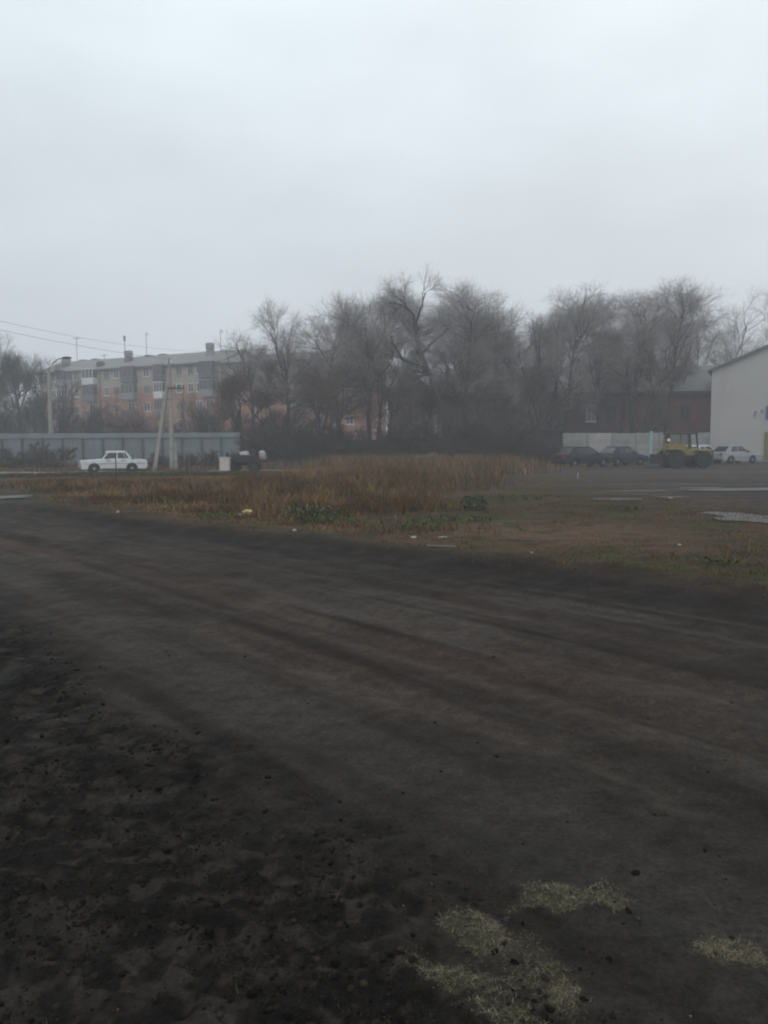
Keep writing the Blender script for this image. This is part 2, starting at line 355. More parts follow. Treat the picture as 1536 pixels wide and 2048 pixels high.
def straw_mask(X, Y):
    m = np.zeros_like(X)
    for px, py, rx, ry, rot, k in STRAW:
        rx *= .84; ry *= .84
        p = gnd(px, py); dx, dy = X - p[0], Y - p[1]; u = dx * math.cos(rot) + dy * math.sin(rot); v = -dx * math.sin(rot) + dy * math.cos(rot)
        m = np.maximum(m, k * sstep(1.35, .45, np.sqrt((u / rx) ** 2 + (v / ry) ** 2) + (fbm(X * 11, Y * 11, 150, 4) - .5) * 2.2))
    return m
base = mixc(base, C3(.062, .055, .038), straw_mask(gxr, gyr) * .7)
nx, ny = len(ax), len(ay)
idx = np.arange(nx * ny).reshape(ny, nx)
F = np.stack([idx[:-1, :-1], idx[:-1, 1:], idx[1:, 1:], idx[1:, :-1]], -1).reshape(-1, 4)
aux = np.stack([rough, isl, yard], -1)

def ground_mat():
    m = bpy.data.materials.new('wet_earth'); m.use_nodes = True; nt = m.node_tree; nt.nodes.clear(); L = nt.links.new
    out = nt.nodes.new('ShaderNodeOutputMaterial'); p = nt.nodes.new('ShaderNodeBsdfPrincipled'); L(p.outputs[0], out.inputs[0])
    a = nt.nodes.new('ShaderNodeAttribute'); a.attribute_name = 'Col'; b = nt.nodes.new('ShaderNodeAttribute'); b.attribute_name = 'Aux'
    t = nt.nodes.new('ShaderNodeTexCoord')
    def noise(sc, det=6, ro=.6):
        n = nt.nodes.new('ShaderNodeTexNoise'); n.inputs['Scale'].default_value = sc; n.inputs['Detail'].default_value = det; n.inputs['Roughness'].default_value = ro; L(t.outputs['Object'], n.inputs['Vector']); return n.outputs[0]
    def rng(src, a0, a1, b0, b1):
        r = nt.nodes.new('ShaderNodeMapRange'); r.inputs[1].default_value = a0; r.inputs[2].default_value = a1; r.inputs[3].default_value = b0; r.inputs[4].default_value = b1; L(src, r.inputs[0]); return r.outputs[0]
    def mul(x, y):
        q = nt.nodes.new('ShaderNodeMath'); q.operation = 'MULTIPLY'; L(x, q.inputs[0]); L(y, q.inputs[1]) if not isinstance(y, (int, float)) else setattr(q.inputs[1], 'default_value', y); return q.outputs[0]
    def add(x, y):
        q = nt.nodes.new('ShaderNodeMath'); q.operation = 'ADD'; L(x, q.inputs[0]); L(y, q.inputs[1]); return q.outputs[0]
    f1 = rng(noise(9, 8, .7), .3, .7, .62, 1.38); f2 = rng(noise(45, 6, .75), .3, .7, .5, 1.5); f3 = rng(noise(1.2, 5), .3, .7, .85, 1.15)
    k = mul(mul(f1, f2), f3)
    s = nt.nodes.new('ShaderNodeVectorMath'); s.operation = 'SCALE'; L(a.outputs['Color'], s.inputs[0]); L(k, s.inputs['Scale'])
    # scattered pale grit
    vo = nt.nodes.new('ShaderNodeTexVoronoi'); vo.inputs['Scale'].default_value = 26; L(t.outputs['Object'], vo.inputs['Vector'])
    sm = rng(vo.outputs['Distance'], .10, .16, 1, 0); sel = nt.nodes.new('ShaderNodeSeparateColor'); L(vo.outputs['Color'], sel.inputs[0])
    gr = mul(mul(sm, rng(sel.outputs[0], .86, .9, 0, 1)), .3)
    mm = nt.nodes.new('ShaderNodeMixRGB'); L(gr, mm.inputs[0]); L(s.outputs[0], mm.inputs[1]); mm.inputs[2].default_value = (.07, .062, .052, 1)
    L(mm.outputs[0], p.inputs['Base Color'])
    L(rng(noise(2.2, 5, .6), .35, .65, .7, 1.0), p.inputs['Roughness']); p.inputs['Specular IOR Level'].default_value = .07
    hgt = add(add(mul(noise(18, 7, .7), 1.0), mul(noise(70, 4, .7), .35)), mul(sm, .12))
    bp = nt.nodes.new('ShaderNodeBump'); bp.inputs['Strength'].default_value = .75; bp.inputs['Distance'].default_value = .035; L(hgt, bp.inputs['Height']); L(bp.outputs[0], p.inputs['Normal'])
    return m
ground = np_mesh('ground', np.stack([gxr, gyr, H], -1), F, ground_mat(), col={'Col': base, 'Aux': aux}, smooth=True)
tag(ground, kind='structure')
def gz(x, y): return float(gheight(np.array([x]), np.array([y]))[0])

# far road strip the white car stands on
def sheet(name, pts, m, z=.0, sub=None):
    mb = MB(); n = len(pts); mb.add([(x, y, z) for x, y in pts], [tuple(range(n))]); o = mb.build(name, m); return o
def strip_road():
    xs = np.linspace(-75, 1.5, 120); vs = []; fs = []
    for i, x in enumerate(xs):
        w = (vnoise(np.array([x * .4]), np.array([0.]), 12)[0] - .5) * 1.2
        w2 = (vnoise(np.array([x * .4]), np.array([9.]), 12)[0] - .5) * 1.6
        y0 = 46.9 + w + max(0, x + 20) * .10; y1 = 54.6 + w2 
        for y in np.linspace(y0, max(y1, y0 + 1.5), 8): vs.append((x, y, gz(x, y) + .03))
    for i in range(len(xs) - 1):
        for j in range(7): a = i * 8 + j; fs.append((a, a + 8, a + 9, a + 1))
    mb = MB().add(vs, fs); o = mb.build('road', M['asphalt'], smooth=True); tag(o, kind='structure')
strip_road()

# puddles: flat irregular sheets of water lying in the low spots
def puddle(name, cx, cy, rx, ry, seed):
    q = random.Random(seed); pts = []
    for i in range(48):
        t = 2 * math.pi * i / 48; k = .45 + 1.0 * float(fbm(np.array([math.cos(t) * 2.2 + seed]), np.array([math.sin(t) * 2.2 + 5]), seed, 3)[0]) + q.uniform(-.04, .04)
        pts.append((cx + rx * k * math.cos(t), cy + ry * k * math.sin(t)))
    zz = max(gz(x, y) for x, y in pts[::4] + [(cx, cy)]) + .004
    tag(sheet('puddle', pts, M['water'], zz), kind='structure')
for i, (px, py, w, d) in enumerate([(-5, 998, 1.0, 1.0), (1510, 981, 2.6, .8), (1290, 984, 1.3, .35), (1400, 977, .8, .3), (1530, 1040, 1.0, 1.3), (1445, 1028, .5, .35), (1340, 996, .5, .3), (1240, 1000, .7, .4)]):
    p = gnd(px, py); puddle('puddle', p[0], p[1], w, d, 3 + i)

# ------------------------------------------------------------------ buildings
def px_on_line(px, A, B):      # parameter metres along A->B seen in column px at eye level
    d = ray(px, 890); dx, dy = d[0], d[1]
    ex, ey = B[0] - A[0], B[1] - A[1]; L = math.hypot(ex, ey); ex /= L; ey /= L
    # A + s e = t d
    den = ex * dy - ey * dx
    return (-(A[0] * dy - A[1] * dx)) / den

def window(root, x, z, w, h, frame_m, glass_m, cols=2, y=0.0, sill=True):
    """window in a wall whose face is the plane y=y, outside is -y"""
    f = MB(); t = .09
    f.box(x - w / 2, x - w / 2 + t, y - .05, y + .05, z, z + h); f.box(x + w / 2 - t, x + w / 2, y - .05, y + .05, z, z + h)
    f.box(x - w / 2 + t, x + w / 2 - t, y - .05, y + .05, z, z + t); f.box(x - w / 2 + t, x + w / 2 - t, y - .05, y + .05, z + h - t, z + h)
    for i in range(1, cols):
        xx = x - w / 2 + w * i / cols; f.box(xx - .035, xx + .035, y - .045, y + .04, z + t, z + h - t)
    if sill: f.box(x - w / 2 - .08, x + w / 2 + .08, y - .14, y - .052, z - .07, z - .003)
    o = f.build('window', frame_m, root)
    g = MB().box(x - w / 2 + t, x + w / 2 - t, y - .018, y + .02, z + t, z + h - t); g.build('pane', glass_m, o)
    return o
def balcony(root, x, z, w, pm, gm, glazed=True, cols=3, y=0.0, frame=None):
    b = MB(); d = .95
    b.box(x - w / 2, x + w / 2, y - d, y - .003, z, z + .14)
    b.box(x - w / 2, x + w / 2, y - d - .04, y - d, z + .05, z + 1.1)
    b.box(x - w / 2 - .04, x - w / 2, y - d - .04, y - .003, z + .05, z + 1.1); b.box(x + w / 2, x + w / 2 + .04, y - d - .04, y - .003, z + .05, z + 1.1)
    o = b.build('balcony', pm, root)
    if glazed:
        f = MB()
        for i in range(cols + 1):
            xx = x - w / 2 + .04 + (w - .08) * i / cols; f.box(xx - .04, xx + .04, y - d - .03, y - d + .04, z + 1.1, z + 2.48)
        f.box(x - w / 2, x + w / 2, y - d - .035, y - .003, z + 2.48, z + 2.6)
        f.build('balcony_frame', frame or pm, o)
        MB().box(x - w / 2 + .05, x + w / 2 - .05, y - d - .005, y - d + .02, z + 1.1, z + 2.48).box(x - w / 2, x - w / 2 + .02, y - d + .05, y - .01, z + 1.1, z + 2.48).box(x + w / 2 - .02, x + w / 2, y - d + .05, y - .01, z + 1.1, z + 2.48).build('balcony_pane', gm, o)
    return o
def gable_roof(root, L, D, z0, rise, m, over=.5, t=.12, name='roof', hip=0):
    mb = MB(); y0, y1, ym = -over, D + over, D / 2
    zz = z0 - over * rise / (D / 2)
    a, b = -over, L + over
    mb.add([(a, y0, zz), (b, y0, zz), (b - hip, ym, z0 + rise), (a + hip, ym, z0 + rise), (a, y1, zz), (b, y1, zz),
            (a, y0, zz + t), (b, y0, zz + t), (b - hip, ym, z0 + rise + t), (a + hip, ym, z0 + rise + t), (a, y1, zz + t), (b, y1, zz + t)],
           [(0, 1, 2, 3), (3, 2, 5, 4), (6, 7, 8, 9), (9, 8, 11, 10), (0, 1, 7, 6), (4, 5, 11, 10), (0, 3, 9, 6), (3, 4, 10, 9), (1, 2, 8, 7), (2, 5, 11, 8)])
    return mb.build(name, m, root)

def apartment(A, B, D, label, seed, eave=14.6, rise=2.2):
    L = math.hypot(B[0] - A[0], B[1] - A[1]); rz = math.atan2(B[1] - A[1], B[0] - A[0])
    root = empty('apartment_building', (A[0], A[1], 0), rz, label, 'apartment building', 'five storey apartment blocks')
    st = 2.75; z5 = eave - .55 - st
    MB().box(0, L, 0, D, -.3, 1.0).build('plinth', M['grey_plaster'], root)
    MB().box(0, L, .004, D, 1.0, z5).build('wall', M['brick_orange'], root)
    MB().box(0, L, .003, D, z5, eave).build('upper_wall', M['grey_plaster'], root)
    g = MB(); g.add([(0, .02, eave), (0, D, eave), (0, D / 2, eave + rise - .05), (L, .02, eave), (L, D, eave), (L, D / 2, eave + rise - .05)], [(0, 1, 2), (3, 4, 5), (0, 2, 5, 3), (1, 4, 5, 2), (0, 3, 4, 1)])
    g.build('gable', M['grey_plaster'], root)
    MB().box(-.45, L + .45, -.50, -.38, eave - .42, eave - .14).box(-.45, L + .45, -.38, -.02, eave - .42, eave - .36).build('fascia', M['roof_dark'], root)
    gable_roof(root, L, D, eave + .02, rise, M['slate'])
    return root, L, st
A1 = at(78, 742, 139.5); B1 = at(441, 721, 122.5)
A1 = (A1[0], 139.5); B1 = (B1[0], 122.5)
ab, L1, st = apartment(A1, B1, 11.5, 'long five storey orange brick apartment block with a pale top floor and slate roof', 1)
rows = [1.0 + st * i + .85 for i in range(5)]
q = random.Random(3)
cols_w = [112, 122, 145, 158, 218, 237, 297, 362, 385, 402]
for ci, px in enumerate(cols_w):
    s_ = px_on_line(px, A1, B1)
    for r in (1, 2, 3, 4):
        window(ab, s_, rows[r], 1.15 if px != 297 else 1.3, 1.4, M['win_frame'] if q.random() < .72 else M['win_old'], M['win_glass'])
bal = {133: ['balc_white', 'balc_grey', 'balc_dark', 'balc_grey'], 188: ['balc_dark', 'balc_green', 'balc_green', 'balc_white'], 266: ['balc_dark', 'balc_dark', 'balc_grey', 'balc_blue'], 327: ['balc_dark', 'balc_grey', 'balc_white', 'balc_blue'], 422: ['balc_dark', 'balc_grey', 'balc_grey', 'balc_blue']}
for px, ms in bal.items():
    s_ = px_on_line(px, A1, B1)
    for r in range(4):
        w = 2.5 if px in (188, 422) else 2.6 if px == 266 else 1.7
        balcony(ab, s_, 1.0 + st * (r + 1), w, M[ms[r]], M['win_glass'], glazed=(r + px) % 3 != 0 or r == 3, frame=M['win_frame'] if ms[r] == 'balc_white' else M[ms[r]])
        window(ab, s_, rows[r + 1] - .1, 1.5, 1.6, M['win_frame'], M['win_glass'], sill=False)
# drain pipes
for px in (149, 205, 445 - 6):
    s_ = px_on_line(px, A1, B1); MB().tube([(s_, -.12, .6), (s_, -.12, 14.0), (s_, -.32, 14.25)], .075, 6).build('drain_pipe', M['roof_dark'], ab)
# chimneys, hatches, antennas on the roof
def rs(px, y):
    n_ = (-(B1[1] - A1[1]) / L1 * y, (B1[0] - A1[0]) / L1 * y); return px_on_line(px, (A1[0] + n_[0], A1[1] + n_[1]), (B1[0] + n_[0], B1[1] + n_[1]))
def roof_vent(px, y, z0, h, wide, cap=True):
    s_ = rs(px, y); mb = MB()
    b = wide * .62
    mb.hexa([(s_ - wide / 2, y - wide / 2, z0), (s_ + wide / 2, y - wide / 2, z0), (s_ + wide / 2, y + wide / 2, z0), (s_ - wide / 2, y + wide / 2, z0)],
            [(s_ - b / 2, y - b / 2, z0 + h * .6), (s_ + b / 2, y - b / 2, z0 + h * .6), (s_ + b / 2, y + b / 2, z0 + h * .6), (s_ - b / 2, y + b / 2, z0 + h * .6)])
    o = mb.build('chimney', M['balc_grey'] if px > 400 else M['roof_dark'] if px == 207 else M['balc_blue'], ab)
    if cap: MB().box(s_ - b * .62, s_ + b * .62, y - b * .62, y + b * .62, z0 + h * .6 + .003, z0 + h).build('chimney_cap', M['balc_grey'], o, bevel=.08)
roof_vent(139, 2.6, 14.9, 2.2, 1.5); roof_vent(263, 3.0, 15.1, 2.5, 1.35); roof_vent(425, 3.4, 15.4, 2.5, 1.35); roof_vent(207, 1.2, 14.7, 2.0, 1.3, False)
for px in (175, 199, 305, 333): roof_vent(px, 6.2, 16.2, 1.5, 1.9, False)
def antenna(px, y, z0, h, kind):
    s_ = rs(px, y); a = MB().tube([(s_, y, z0), (s_, y, z0 + h)], .05, 6)
    if kind == 0:
        a.tube([(s_ - .7, y, z0 + h - .15), (s_ + .7, y, z0 + h - .15)], .04, 5)
        for dx in (-.6, -.2, .2, .6): a.tube([(s_ + dx, y - .35, z0 + h - .15), (s_ + dx, y + .35, z0 + h - .15)], .025, 4)
    elif kind == 1: a.box(s_ - .16, s_ + .16, y - .1, y + .1, z0 + h - .9, z0 + h)
    else:
        a.tube([(s_, y, z0 + h * .93), (s_ + .45, y, z0 + h * .93)], .04, 5); a.tube([(s_ + .35, y, z0 + h * .85), (s_ + .35, y, z0 + h)], .03, 4)
    a.build('antenna', M['metal_grey'], ab)
antenna(161, 5.6, 16.4, 4.6, 0); antenna(256, 4, 15.6, 4.7, 1); antenna(299, 5.5, 16.4, 4.4, 2); antenna(446, 5, 15.8, 4.3, 2); antenna(215, 5, 16.2, 1.4, 0)

A2 = (gx(452, 118.0), 118.0); B2 = (gx(726, 112.0), 112.0)
ab2, L2, _ = apartment(A2, B2, 11.5, 'dim brick apartment block half hidden behind the bare trees', 2, eave=13.9, rise=1.5)
for px in (475, 505, 540, 570, 640, 672, 700):
    s_ = px_on_line(px, A2, B2)
    for r in (1, 2, 3, 4): window(ab2, s_, rows[r] - (.7 if r == 4 else 0), 1.2, 1.3, M['win_frame'] if q.random() < .35 else M['win_old'], M['win_glass'])
for px in (606,):
    s_ = px_on_line(px, A2, B2)
    for r in range(3): balcony(ab2, s_, 1.0 + st * (r + 1), 2.6, M['balc_white'] if r == 2 else M['balc_grey'], M['win_glass'], glazed=r > 0)

# small brick house with a hipped roof between the trees
A3 = (gx(778, 84.0), 84.0); B3 = (gx(868, 84.0), 84.0); L3 = B3[0] - A3[0]
hs = empty('brick_house', (A3[0], A3[1], 0), 0, 'small dull brick house with a dark hipped roof glimpsed behind the leaning tree', 'house')
MB().box(0, L3, 0, 8, -.2, 6.9).build('wall', M['brick_dull'], hs)
gable_roof(hs, L3, 8, 6.92, 2.3, M['roof_dark'], hip=2.2)
for x in (1.2, L3 - 1.2):
    for z in (1.3, 4.4): window(hs, x, z, 1.1, 1.4, M['win_frame'], M['win_glass'])

# long two storey brick building
A4 = (gx(905, 80.0), 80.0); B4 = (gx(1500, 79.0), 79.0)
L4 = math.hypot(B4[0] - A4[0], B4[1] - A4[1])
lb = empty('brick_building', (A4[0], A4[1], 0), math.atan2(B4[1] - A4[1], B4[0] - A4[0]), 'long two storey dark red brick building with a grey roof behind the concrete fence', 'building')
MB().box(0, L4, .0, 12, -.2, 6.75).build('wall', M['brick_red'], lb)
MB().box(-.4, L4 + .4, -.5, -.34, 6.35, 6.75).box(-.4, L4 + .4, -.34, -.003, 6.35, 6.42).build('fascia', M['roof_dark'], lb)
g = MB(); g.add([(0, .02, 6.75), (0, 12, 6.75), (0, 6, 9.5), (L4, .02, 6.75), (L4, 12, 6.75), (L4, 6, 9.5)], [(0, 1, 2), (3, 4, 5), (0, 2, 5, 3), (1, 4, 5, 2), (0, 3, 4, 1)]); g.build('gable', M['brick_red'], lb)
gable_roof(lb, L4, 12, 6.78, 2.9, M['slate2'])
for px in (930, 985, 1085, 1182, 1222, 1320, 1368):
    s_ = px_on_line(px, A4, B4)
    window(lb, s_, 3.85, 1.05, 1.6, M['win_frame'] if px in (1182,) else M['balc_dark'], M['win_glass'] if px != 1182 else M['glass_pale'])
MB().box(0, L4, -.06, -.003, 2.9, 3.15).build('string_course', M['brick_dull'], lb)
for px in (1132, 1245): 
    s_ = px_on_line(px, A4, B4); MB().tube([(s_, -.1, 0), (s_, -.1, 6.4)], .06, 6).build('drain_pipe', M['roof_dark'], lb)

# pale gable-ended hangar at the right
YH = 73.0; xl = gx(1419, YH); ze = at(1419, 740, YH)[2]; W = 26.0; HR = R(-25)
def hx(px, py):          # column and row of the photo on the slanting front wall -> metres along it, height
    s_ = px_on_line(px, (xl, YH), (xl + math.cos(HR), YH + math.sin(HR))); return s_, at(px, py, YH + s_ * math.sin(HR))[2]
z2 = hx(1536, 690); slope = (z2[1] - ze) / z2[0]
hg = empty('hangar', (xl, YH, 0), HR, 'large pale plastered hangar with a pitched gable end at the right edge', 'hangar')
zt = ze + slope * W / 2
w = MB(); w.prism_y([(0, -.2), (W, -.2), (W, ze), (W / 2, zt), (0, ze)], 0, 42); w.build('wall', M['hangar'], hg)
r_ = MB(); r_.prism_y([(-.35, ze - .35 * slope), (-.35, ze - .35 * slope + .16), (W / 2, zt + .16), (W / 2, zt + .01)], -.4, 42.4)
r_.prism_y([(W + .35, ze - .35 * slope), (W / 2, zt + .01), (W / 2, zt + .16), (W + .35, ze - .35 * slope + .16)], -.4, 42.4); r_.build('roof', M['metal_grey'], hg)
MB().box(0, W, -.07, -.003, -.2, .55).build('plinth', M['conc_fence'], hg)
x_, z_ = hx(1532, 838); MB().box(x_ - .1, x_ + 1.1, -.09, -.004, z_, z_ + 1.15).build('sign_board', M['sign_blue'], hg)
x_, z_ = hx(1528, 915); MB().box(x_ + .0, x_ + 2.4, -.12, -.004, .1, 2.6).build('door', M['green_paint'], hg)
x_, z_ = hx(1508, 830); MB().tube([(x_, -.16, z_ - .15), (x_, -.16, z_ + .25), (x_ + .1, -.02, z_ + .3)], .06, 6).build('wall_bracket', M['metal_grey'], hg)
x_, z_ = hx(1521, 826); MB().tube([(x_, -.16, z_ - .05), (x_, -.16, z_ + .2), (x_ + .1, -.02, z_ + .25)], .05, 6).build('wall_bracket', M['metal_grey'], hg)

# tiny shed roof at the far left
x0 = gx(-30, 70.0); x1 = gx(48, 70.0)
sh = empty('shed', (x0, 70, 0), 0, 'low shed with a shallow roof peeping over the sheet fence at the left edge', 'shed')
MB().box(0, x1 - x0, 0, 3, -.1, 2.55).build('wall', M['grey_plaster'], sh)
MB().prism_y([(-.3, 2.95), (x1 - x0 + .3, 2.6), (x1 - x0 + .3, 2.72), (-.3, 3.1)], -.35, 3.3).build('roof', M['roof_dark'], sh)

# ------------------------------------------------------------------ fences
def line_fence(name, A, B, h, n, panel_m, post_m, label, cat='fence', rail=True, post_w=.09, corr=True, band=False, alt=None, z0=0.05, ppitch=1):
    L = math.hypot(B[0] - A[0], B[1] - A[1]); root = empty(name, (A[0], A[1], 0), math.atan2(B[1] - A[1], B[0] - A[0]), label, cat)
    step = L / n; q = random.Random(n)
    for i in range(n):
        a = i * step + .01; b = (i + 1) * step - .01; mb = MB(); dz = q.uniform(-.03, .03)
        top = h + dz - (.32 if band else 0)
        if corr:
            k = max(4, int((b - a) / .1)); pts = [(a + (b - a) * j / k, (.02 if j % 2 else -.02)) for j in range(k + 1)]
            vs = [(x, y, z0) for x, y in pts] + [(x, y, top) for x, y in pts] + [(x, y + .01, z0) for x, y in pts] + [(x, y + .01, top) for x, y in pts]
            m_ = k + 1; fs = [(j, j + 1, m_ + j + 1, m_ + j) for j in range(k)] + [(2 * m_ + j, 3 * m_ + j, 3 * m_ + j + 1, 2 * m_ + j + 1) for j in range(k)] + [(m_ + j, m_ + j + 1, 3 * m_ + j + 1, 3 * m_ + j) for j in range(k)]
            mb.add(vs, fs)
        else:
            mb.box(a, b, -.05, .05, z0, top)
            for zz in (.25, .55, .8): mb.box(a + .12, b - .12, -.075, -.053, top * zz - .22, top * zz - .02)
        mm = (alt if alt and q.random() < .4 else panel_m)
        mb.build('panel', mm, root)
    for i in range(0, n + 1, ppitch):
        x = i * step; MB().box(x - post_w / 2, x + post_w / 2, -.14, -.056, -.1, h + (.02 if not band else -.36)).build('post', post_m, root)
    if rail: MB().box(0, L, -.105, -.06, h * .82 - (.05 if band else 0), h * .82 + .05).box(0, L, -.105, -.06, h * .22, h * .22 + .05).build('rail', post_m, root)
    if band: MB().box(0, L, -.10, .04, h - .35, h + .04).build('top_band', panel_m, root)
    return root
line_fence('sheet_fence', (gx(-75, 61.5), 61.5), (gx(482, 63.5), 63.5), 2.72, 14, M['fence_blue'], M['fence_post'], 'long pale blue grey sheet metal fence with dark posts behind the white car', band=True, rail=False)
line_fence('board_fence', (gx(486, 65.5), 65.5), (gx(1040, 65.5), 65.5), 2.15, 12, M['dark_wood'], M['dark_wood'], 'dark board fence under the bare trees, left of the dark shed', corr=True)
line_fence('concrete_fence', (gx(1127, 69.5), 69.5), (gx(1416, 70.5), 70.5), 2.6, 6, M['conc_fence'], M['conc_fence'], 'pale concrete panel fence behind the parked cars', corr=False, rail=False, post_w=.2, alt=M['conc_pale'])
# dark shed by the fence
x0 = gx(1038, 63.0); x1 = gx(1124, 63.0)
ds = empty('dark_shed', (x0, 63, 0), 0, 'dark windowless wooden shed between the board fence and parked cars', 'shed')
MB().box(0, x1 - x0, 0, 4.5, -.1, 2.75).build('wall', M['dark_wood'], ds)
MB().prism_y([(-.15, 2.76), (x1 - x0 + .04, 2.76), (x1 - x0 + .04, 2.88), (-.15, 2.82)], -.2, 4.7).build('roof', M['roof_dark'], ds)
MB().box(.5, 2.6, -.05, -.003, 0, 2.3).build('door', M['dark_wood'], ds)

# ------------------------------------------------------------------ vehicles
def make_wheel(parent, x, y, r, w, side, rim=M['rim'], rr=.6):
    t = MB().lathe_y([(-w / 2, r * .62), (-w / 2, r * .93), (-w * .35, r), (w * .35, r), (w / 2, r * .93), (w / 2, r * .62)], k=22).build('wheel', M['rubber'], parent, smooth=False)
    t.location = (x, y, r)
    MB().lathe_y([(-.02, r * rr), (.0, r * rr * .95), (.015, r * .2), (.03, r * .18)] if side > 0 else [(-.03, r * .18), (-.015, r * .2), (0, r * rr * .95), (.02, r * rr)], cy=side * (w / 2 - .01), k=16).build('rim', rim, t)
    return t
def make_car(name, loc, rz, label, cat, paint, group=None, L=4.12, Wd=1.62, H=1.44, boxy=True, glass='glass', headlight=True, group_=None):
    """front is -x, local"""
    c = empty(name, loc, rz, label, cat, group or 'cars parked around the yard')
    hl = L / 2; w = Wd / 2; P = M[paint]; G = M[glass]
    belt = .90 if boxy else .92
    wr = .31 if boxy else .315; fx = -hl + .72 if boxy else -hl + .85; rx = hl - (.98 if boxy else .86)
    fx = -hl + (.78 if boxy else .88)
    def arch(cx): return [(cx + (wr + .07) * math.cos(t), .30 + (wr + .07) * math.sin(t)) for t in [math.pi * k / 8 for k in range(9)]]
    if boxy:
        top = [(-hl + .03, .78), (-hl + .10, .84), (-hl + 1.25, belt), (hl - 1.02, belt), (hl - .10, .86), (hl, .80)]
    else:
        top = [(-hl + .02, .62), (-hl + .14, .74), (-hl + 1.15, belt), (hl - .55, belt + .05), (hl - .06, belt + .0), (hl, .82)]
    bot = [(hl - .02, .42), (hl - .08, .27)] + [(rx + wr + .07, .27)] + arch(rx) + [(rx - wr - .07, .24), (fx + wr + .07, .24)] + arch(fx) + [(fx - wr - .07, .27), (-hl + .08, .27), (-hl, .42)]
    outline = top + bot
    # body: three slabs so that the sides tuck in
    n = len(outline); layers = []
    zm = .62
    for y, k in ((-w, .965), (-w * .96, 1.0), (w * .96, 1.0), (w, .965)):
        layers.append([(x, y * (1.0 if z < zm + .05 else 1 - .08 * (z - zm) / .3), z if abs(y) < w else z * 1.0 - (0.03 if z > .7 else 0)) for x, z in outline])
    vs = sum(layers, []); fs = [tuple(range(n - 1, -1, -1)), tuple(range(3 * n, 4 * n))]
    for l in range(3): fs += [(l * n + i, l * n + (i + 1) % n, (l + 1) * n + (i + 1) % n, (l + 1) * n + i) for i in range(n)]
    body = MB().add(vs, fs).build('body', P, c)
    if boxy:
        for sy in (-1, 1):
            MB().box(fx + .42, rx - .42, sy * w * .99 - .012, sy * w * .99 + .012, .245, .31).build('sill', M['black'], c)
            MB().box(-hl + .3, hl - .15, sy * w * .995 - .008, sy * w * .995 + .010, .60, .625).build('side_moulding', M['metal_grey'], c)
    # inner fill to hide the arches
    MB().box(-hl + .3, hl - .3, -w + .2, w - .2, .25, .7).build('underbody', M['black'], c)
    # cabin
    if boxy: bx0, bx1, tx0, tx1 = -hl + 1.22, hl - .92, -hl + 1.68, hl - 1.28
    else: bx0, bx1, tx0, tx1 = -hl + 1.05, hl - .35, -hl + 1.85, hl - .95
    bw, tw = w * .90, w * .74; zt = H - .05; zb = belt - .02
    cb = MB(); cb.hexa([(bx0, -bw, zb), (bx1, -bw, zb), (bx1, bw, zb), (bx0, bw, zb)], [(tx0, -tw, zt), (tx1, -tw, zt), (tx1, tw, zt), (tx0, tw, zt)])
    cb.hexa([(tx0, -tw, zt), (tx1, -tw, zt), (tx1, tw, zt), (tx0, tw, zt)], [(tx0 + .12, -tw + .12, H), (tx1 - .12, -tw + .12, H), (tx1 - .12, tw - .12, H), (tx0 + .12, tw - .12, H)])
    cb.build('roof', P, c, bevel=.03)
    def lerp(a, b, t): return a + (b - a) * t
    def side_pt(u, v, sy, off=.006):
        xb = lerp(bx0, bx1, u); xt = lerp(tx0, tx1, u); return (lerp(xb, xt, v), sy * (lerp(bw, tw, v) + off), lerp(zb, zt, v))
    spans = [(.06, .47), (.52, .78), (.80, .90)] if boxy else [(.08, .46), (.50, .80)]
    for sy in (-1, 1):
        for (u0, u1) in spans:
            p = [side_pt(u0, .14, sy), side_pt(u1, .14, sy), side_pt(u1, .86, sy), side_pt(u0, .86, sy)]; p2 = [(x, y - sy * .02, z) for x, y, z in p]
            MB().hexa(p, p2).build('side_window', M['glass'], c)
    def end_pt(front, s_, v, off=.006):
        x = lerp(bx0 if front else bx1, tx0 if front else tx1, v) + (-off if front else off) * 2
        return (x, s_ * lerp(bw, tw, v) * .9, lerp(zb, zt, v))
    for fr in (True, False):
        p = [end_pt(fr, -1, .1), end_pt(fr, 1, .1), end_pt(fr, 1, .88), end_pt(fr, -1, .88)]; p2 = [(x + (.03 if fr else -.03), y, z) for x, y, z in p]
        MB().hexa(p, p2).build('windshield' if fr else 'rear_window', (M['windscreen'] if glass == 'glass_pale' else G) if fr else M['glass'], c)
    for x in (fx, rx):
        for sy in (-1, 1): make_wheel(c, x, sy * (w - .12), wr, .18, sy)
    zb_ = .42
    for fr in (True, False):
        xx = -hl if fr else hl; sg = -1 if fr else 1
        bm_ = M['chrome'] if (boxy and fr) else (M['chrome'] if boxy else P)
        MB().box(min(xx, xx + sg * .09), max(xx, xx + sg * .09), -w + .02, w - .02, zb_ - .03, zb_ + .09).build('bumper', bm_, c, bevel=.02)
